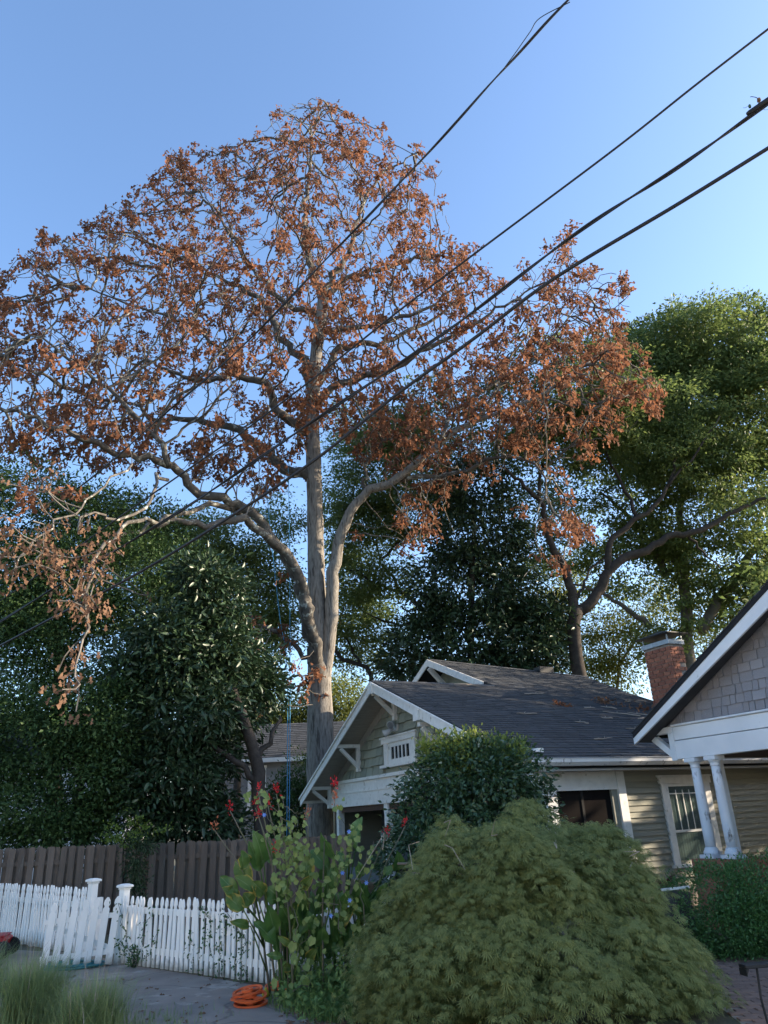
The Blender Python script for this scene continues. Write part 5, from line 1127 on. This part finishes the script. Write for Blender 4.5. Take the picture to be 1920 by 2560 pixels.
# dead leaf litter
n = 520; pos = np.stack([rng.uniform(-2.2, 1.2, n), rng.uniform(8.7, 10.2, n), np.full(n, .015)], 1); lo = np.interp(pos[:, 1], [8.7, 10.2], [-1.1, -1.6]); pos = pos[(pos[:, 0] > lo)]; n = len(pos)
tag(leaves('leaf_litter', OAK, pos, rng.normal(size=(n, 3)) * np.array([1, 1, .15]), rng.normal(size=(n, 3)) * .3 + np.array([0, 0, 1]), .08 * rng.uniform(.5, 1.3, n), M['oakleaf_tan']), 'dry leaves scattered along the driveway edge', None, None, 'stuff')

n = 150; pos = np.stack([rng.uniform(-5.2, -1.5, n), rng.uniform(9.3, 13.6, n), np.full(n, .012)], 1)
tag(leaves('driveway_leaves', OAK, pos, rng.normal(size=(n, 3)) * np.array([1, 1, .15]), rng.normal(size=(n, 3)) * .3 + np.array([0, 0, 1]), .07 * rng.uniform(.4, 1.3, n), M['oakleaf_tan']), 'few dry leaves blown over the driveway', None, None, 'stuff')
# ------------------------------------------------------------------ small things
def disc(label, c, r, tilt, th=.022, group='orange cord reel discs', rz=0):
    t = thing('reel_disc', label, 'reel disc', tuple(c), 0, group); t.rotation_euler = (tilt[0], tilt[1], rz)
    V = []; F = []; n = 28
    mb = MB()
    rings = [(r, 0), (r, th), (r * .86, th * .8), (r * .84, th * .45), (r * .40, th * .45), (r * .38, th * 1.6), (r * .16, th * 1.6), (r * .16, 0)]
    m = len(rings)
    V = [(a * cos(2 * pi * j / n), a * sin(2 * pi * j / n), z) for a, z in rings for j in range(n)]
    for i in range(m):
        for j in range(n):
            if i == 3 and j % 7 in (2, 3, 4, 5): continue        # the oval windows of the flange
            if i == 7 and j % 7 in (2, 3, 4, 5): pass
            i2 = (i + 1) % m
            F.append((i * n + j, i * n + (j + 1) % n, i2 * n + (j + 1) % n, i2 * n + j))
    # underside ring with the same windows
    F = [f for k_, f in enumerate(F)]
    F = [f for f in F if not (f[0] // n == 7)]
    U = len(V); under = [(r, 0), (r * .84, 0), (r * .40, 0), (r * .16, 0)]
    V += [(a * cos(2 * pi * j / n), a * sin(2 * pi * j / n), z + .001) for a, z in under for j in range(n)]
    for i in range(3):
        for j in range(n):
            if i == 1 and j % 7 in (2, 3, 4, 5): continue
            F.append((U + (i + 1) * n + j, U + (i + 1) * n + (j + 1) % n, U + i * n + (j + 1) % n, U + i * n + j))
    mb.add(V, F); mb.build('flange', M['orange'], t)
    return t
g = on_ground(627, 2513)
disc('bottom orange disc lying flat on the driveway under the stack', g + np.array([0, 0, .012]), .20, (radians(2), 0))
disc('orange disc second from the bottom, pushed out to the left', g + np.array([-.06, .05, .045]), .19, (radians(-4), radians(3)))
disc('orange disc second from the top, tilted towards the street', g + np.array([-.01, -.02, .085]), .20, (radians(5), radians(-6)), rz=.8)
disc('top orange disc of the stack, tilted up to the right', g + np.array([-.05, .05, .125]), .18, (radians(4), radians(-9)), rz=.3)
for k, (dx, dy) in enumerate(((.05, .05), (-.04, .08))):
    pass
t = thing('reel_core', 'dark cord coiled between the stacked orange discs', 'cord', tuple(g + np.array([-.03, .02, .052])))
mb = MB()
for i in range(3): mb.tube([(.085 * cos(a), .085 * sin(a),   .010 + i * .014) for a in np.linspace(0, 2 * pi, 20)], .011, 6)
mb.build('coils', M['black'], t)
disc('single orange disc half hidden in the weeds at the end of the pickets', on_ground(702, 2484) + np.array([0, 0, .07]), .20, (radians(3), radians(2)))
c = on_ground(664, 2494); t = thing('yellow_gourd', 'small yellow gourd on the ground beside the orange discs', 'gourd', tuple(c)); MB().lathe([(.01, 0), (.04, .01), (.05, .04), (.035, .07), (.018, .09), (.008, .11)], 10).build('body', mat('yellow_skin', (.60, .47, .05), (.5, .38, .04), rough=.5), t, True)
MB().tube([(0, 0, .105), (.012, 0, .13)], .006, 5).build('stalk', M['canna_stem'], t)
# teal hose coiled under the gate
t = thing('garden_hose', 'teal garden hose lying in loose coils under the open gate', 'hose', tuple(on_ground(185, 2418)))
mb = MB(); pts = []
for a in np.linspace(0, 9 * 2 * pi, 260):
    rr = .40 + .10 * sin(a * .37) + .03 * sin(a * 1.7); pts.append((rr * cos(a), rr * .62 * sin(a), .018 + .03 * (a / (9 * 2 * pi)) + .012 * sin(a * 1.3)))
mb.tube(pts, .014, 6); mb.build('coil', M['teal'], t, True)
# red cart at the left edge
c = at(-8, 2372, 14.9); t = thing('garden_cart', 'red garden cart with a black tyre parked before the left pickets', 'garden cart', (c[0] - .06, c[1], 0), radians(12)); t.scale = (.85, .85, .85)
mb = MB(); mb.prism([(-.55, -.28, .16), (.20, -.28, .16), (.30, -.28, .36), (.22, -.28, .40), (-.55, -.28, .42)], (0, .56, 0)); mb.build('tub', M['redpaint'], t, bevel=.015)
MB().prism([(-.56, -.30, .425), (.25, -.30, .405), (.25, .30, .405), (-.56, .30, .425)], (0, 0, .02)).build('rim', M['redpaint'], t)
def wheel(x, y, r):
    w_ = MB().tube([(x, y - .05, r), (x, y - .04, r), (x, y + .04, r), (x, y + .05, r)], [r * .88, r, r, r * .88], 18).build('wheel', M['tyre'], t); MB().tube([(x, y - .06, r), (x, y + .06, r)], r * .5, 12).build('rim', M['black'], w_)
wheel(.26, -.36, .165); wheel(.26, .36, .165); wheel(-.45, -.36, .14)
MB().bar((-.6, 0, .3), (-1.1, 0, .75), .03, .03).build('handle', M['black'], t)
# black iron stand at the lower right corner
c = on_ground(1905, 2575); t = thing('iron_stand', 'black iron stand with a flat top beside the brick path', 'stand', (c[0] + .05, c[1], 0), radians(10))
MB().box((-.13, -.06, .50), (.35, .06, .535)).build('top', M['black'], t, bevel=.006); MB().prism([(-.13, -.06, .44), (-.10, -.06, .499), (-.13, -.06, .499)], (0, .12, 0)).build('lip', M['black'], t)
for x in (.02, .3): MB().tube([(x, 0, 0), (x - .02, 0, .25), (x, 0, .499)], .012, 6).build('leg', M['black'], t)
# leaf clumps and twigs on the roof
def onroof(b, a, dz=.03):
    p = h1(b, a, zr(a) + dz); return p
for (b, a, n, s, lb) in ((2.2, 4.31, 40, .10, 'bright orange clump of dead oak leaves on the middle of the roof'), (4.3, 4.75, 70, .2, 'brown heap of dead oak leaves near the chimney'), (5.0, 4.0, 24, .12, 'small orange leaf clump on the roof near the barge board'), (4.9, 4.3, 40, .5, 'loose scatter of brown leaves below the chimney')):
    p = onroof(b, a); t = thing('leaf_clump', lb, 'dead leaves', tuple(p), PH, 'dead leaves on the roof'); q = rng.normal(size=(n, 3)) * np.array([s, s, .03]); q[:, 2] = np.abs(q[:, 2]) * .7 + K * q[:, 1] + .01
    tag(leaves('leaves', OAK, q, rng.normal(size=(n, 3)), rng.normal(size=(n, 3)), .14 * rng.uniform(.6, 1.2, n), M['oakleaf' if s < .2 else 'oakleaf_tan'], t), kind='stuff')
tw = [((0.6, 6.6), .9), ((2.3, 5.6), .7), ((3.6, 3.4), 1.1), ((4.3, 3.4), .8), ((2.7, 1.9), .9), ((4.2, 3.0), .9), ((2.6, 2.9), .4), ((3.6, 1.4), .5), ((1.3, 2.4), .4), ((4.4, .8), .5), ((4.9, .7), .6), ((.2, 3.2), .7), ((.7, 1.0), .6), ((3.0, 4.0), .3), ((3.8, 4.1), .5), ((3.2, 2.0), .7), ((5.3, 4.9), .5)]
tl = ['bleached twig highest on the roof, just below the upper gable', 'bleached twig on the slope above the orange leaf clump', 'long bleached twig left of the brown leaf heap', 'bleached twig lying just below the brown leaf heap', 'bleached twig low on the middle of the roof slope',
      'bleached twig under the scattered brown leaves', 'short bleached twig right below the orange leaf clump', 'bleached twig low on the roof, nearing the barge board', 'short bleached twig on the lower left of the main slope', 'bleached twig just above the gutter beside the white barge end', 'forked bleached twig above the gutter, nearest the white barge end',
      'bleached twig above the camellia on the left of the roof', 'bleached twig low above the camellia, nearest the gutter', 'tiny bleached twig between the two leaf clumps', 'bleached twig touching the left side of the brown leaf heap', 'bleached twig two courses above the lowest mid-roof twig', 'bleached twig nearest the brick chimney']
for ((b, a), L), lb in zip(tw, tl):
    p = onroof(b, a, .045); t = thing('fallen_twig', lb, 'twig', tuple(p), PH, 'fallen twigs on the roof'); an = random.uniform(-.5, .5) + (pi if random.random() < .5 else 0)
    pts = [(u * L * cos(an) * .5, u * L * sin(an) * .5 + .04 * sin(5 * u), u * L * sin(an) * .5 * K + .02 * random.random()) for u in np.linspace(-1, 1, 6)]
    mb = MB().tube(pts, [.016, .018, .016, .013, .010, .006], 5); i = 3
    mb.tube([pts[i], (pts[i][0] + .12, pts[i][1] + .10, pts[i][2] + .05), (pts[i][0] + .2, pts[i][1] + .2, pts[i][2] + .085)], [.010, .008, .004], 4); mb.build('wood', M['twigdead'], t)

# ------------------------------------------------------------------ overhead lines and the climber's ropes
def line(name, label, pts, Ya, Yb, r, strands=1, tw_=0.0, cat='cable', group='overhead lines'):
    px = np.array(pts, float); L = np.concatenate([[0], np.cumsum(np.hypot(*np.diff(px, axis=0).T))]); L /= L[-1]; k = 90; u = np.linspace(0, 1, k)
    E = np.vstack([2 * px[0] - px[1], px, 2 * px[-1] - px[-2]]); i = np.clip(np.searchsorted(L, u, side='right') - 1, 0, len(px) - 2); f = ((u - L[i]) / (L[i + 1] - L[i]))[:, None]
    a, b, c, d = E[i], E[i + 1], E[i + 2], E[i + 3]; q = .5 * (2 * b + (c - a) * f + (2 * a - 5 * b + 4 * c - d) * f ** 2 + (3 * b - a - 3 * c + d) * f ** 3)
    Y = 1 / (1 / Ya + (1 / Yb - 1 / Ya) * u); P = np.array([at(x, y, z) for (x, y), z in zip(q, Y)])
    if cat == 'cable' and name != 'loose_strand':      # the lines run on past the picture on both sides
        d0, d1 = unit(P[0] - P[2]), unit(P[-1] - P[-3]); P = np.vstack([[P[0] + d0 * q for q in (16, 12, 8, 4)], P, [P[-1] + d1 * q for q in (4, 8, 12)]]); k = len(P)
    t = thing(name, label, cat, tuple(P[0]), 0, group)
    for s in range(strands):
        ph = 2 * pi * s / max(strands, 1); off = np.zeros_like(P)
        if strands > 1: tt = np.linspace(0, tw_ * 2 * pi, k) + ph; off = np.stack([0 * tt, r * 1.1 * np.cos(tt), r * 1.1 * np.sin(tt)], 1)
        rr = r if np.isscalar(r) else np.asarray(r)
        MB().tube(P - P[0] + off, rr, 8).build('strand', M['cable'], t, True)
    return t, P
line('service_line', 'twisted uppermost service line running down from the top edge', [(1440, -20), (1370, 52), (1300, 130), (1227, 208), (1150, 295), (1082, 370), (990, 467), (895, 567), (800, 664), (690, 782), (569, 900), (400, 1045), (241, 1185), (110, 1280), (-20, 1368)], 7.5, 24, .0125, 2, 3.5)
sp_pts = [(1425, 5), (1350, 45), (1325, 80), (1290, 130), (1262, 168)]
line('loose_strand', 'loose loop of wire standing off the uppermost service line', sp_pts, 7.5, 8.3, .007)
line('power_line', 'single black line crossing the middle of the oak crown', [(1950, 50), (1745, 208), (1540, 370), (1215, 613), (1000, 775), (810, 926), (602, 1083), (501, 1152), (300, 1292), (150, 1400), (-20, 1516)], 8, 20, .0185)
line('telephone_line', 'double black line carrying the splice fittings at the right edge', [(1950, 237), (1700, 415), (1447, 579), (1157, 799), (960, 935), (799, 1042), (641, 1150), (450, 1278), (200, 1430), (-20, 1567)], 7.5, 18, .0165, 2, 5)
line('thick_cable', 'thickest and lowest black cable crossing before the oak trunk', [(1950, 352), (1700, 507), (1389, 694), (1180, 850), (995, 984), (787, 1150), (560, 1302), (347, 1432), (150, 1535), (-20, 1625)], 7, 17, .026)
c = at(1893, 268, 7.6); dL = unit(at(1950, 231, 7.5) - at(1850, 300, 7.7)); t = thing('splice_fitting', 'black splice sleeve with loose wires on the double line', 'splice fitting', tuple(c))
MB().tube([-dL * .16, -dL * .12, dL * .26, dL * .30], [.026, .034, .036, .026], 10).build('sleeve', M['black'], t, True)
MB().box((.02, -.02, .03), (.075, .03, .06)).build('clamp', M['black'], t)
MB().tube([(.05, 0, .06), (.06, 0, .11), (.055, 0, .12), (.06, 0, .165)], [.012, .012, .028, .024], 8).build('bolt', M['oakleaf_tan'], t)
MB().tube([(.06, 0, .165), (.02, 0, .20), (-.03, 0, .215), (-.05, 0, .21)], .005, 5).build('loose_wire', M['black'], t)
MB().tube([(-.10, 0, -.01), (-.13, 0, .03), (-.16, 0, .0), (-.20, 0, .0)], .003, 4).build('loose_wire', M['black'], t)
MB().tube([(.05, 0, -.03), (.10, 0, -.06), (.14, 0, -.055), (.2, 0, -.07)], .003, 4).build('loose_wire', M['black'], t)
MB().lathe([(.016, 0), (.02, .02), (.016, .05)], 8, (-.10, 0, 0)).build('clip', M['ivy'], t)
line('climbing_rope', 'straight blue climbing rope hanging beside the oak trunk', [(716, 1120), (721, 1180), (724, 1400), (725, 1600), (725, 1800), (723, 2090)], 28.2, 27.2, .014, 1, 0, 'rope', 'blue climbing ropes')
line('climbing_rope', 'slanting blue climbing rope that joins the straight one halfway down', [(664, 1190), (669, 1250), (676, 1330), (688, 1440), (702, 1560), (716, 1640), (719, 1800), (717, 2090)], 28.2, 27.2, .014, 1, 0, 'rope', 'blue climbing ropes')
for o_ in bpy.data.objects:
    if o_.name.startswith('climbing_rope'):
        for ch in o_.children: ch.data.materials.clear(); ch.data.materials.append(M['rope'])
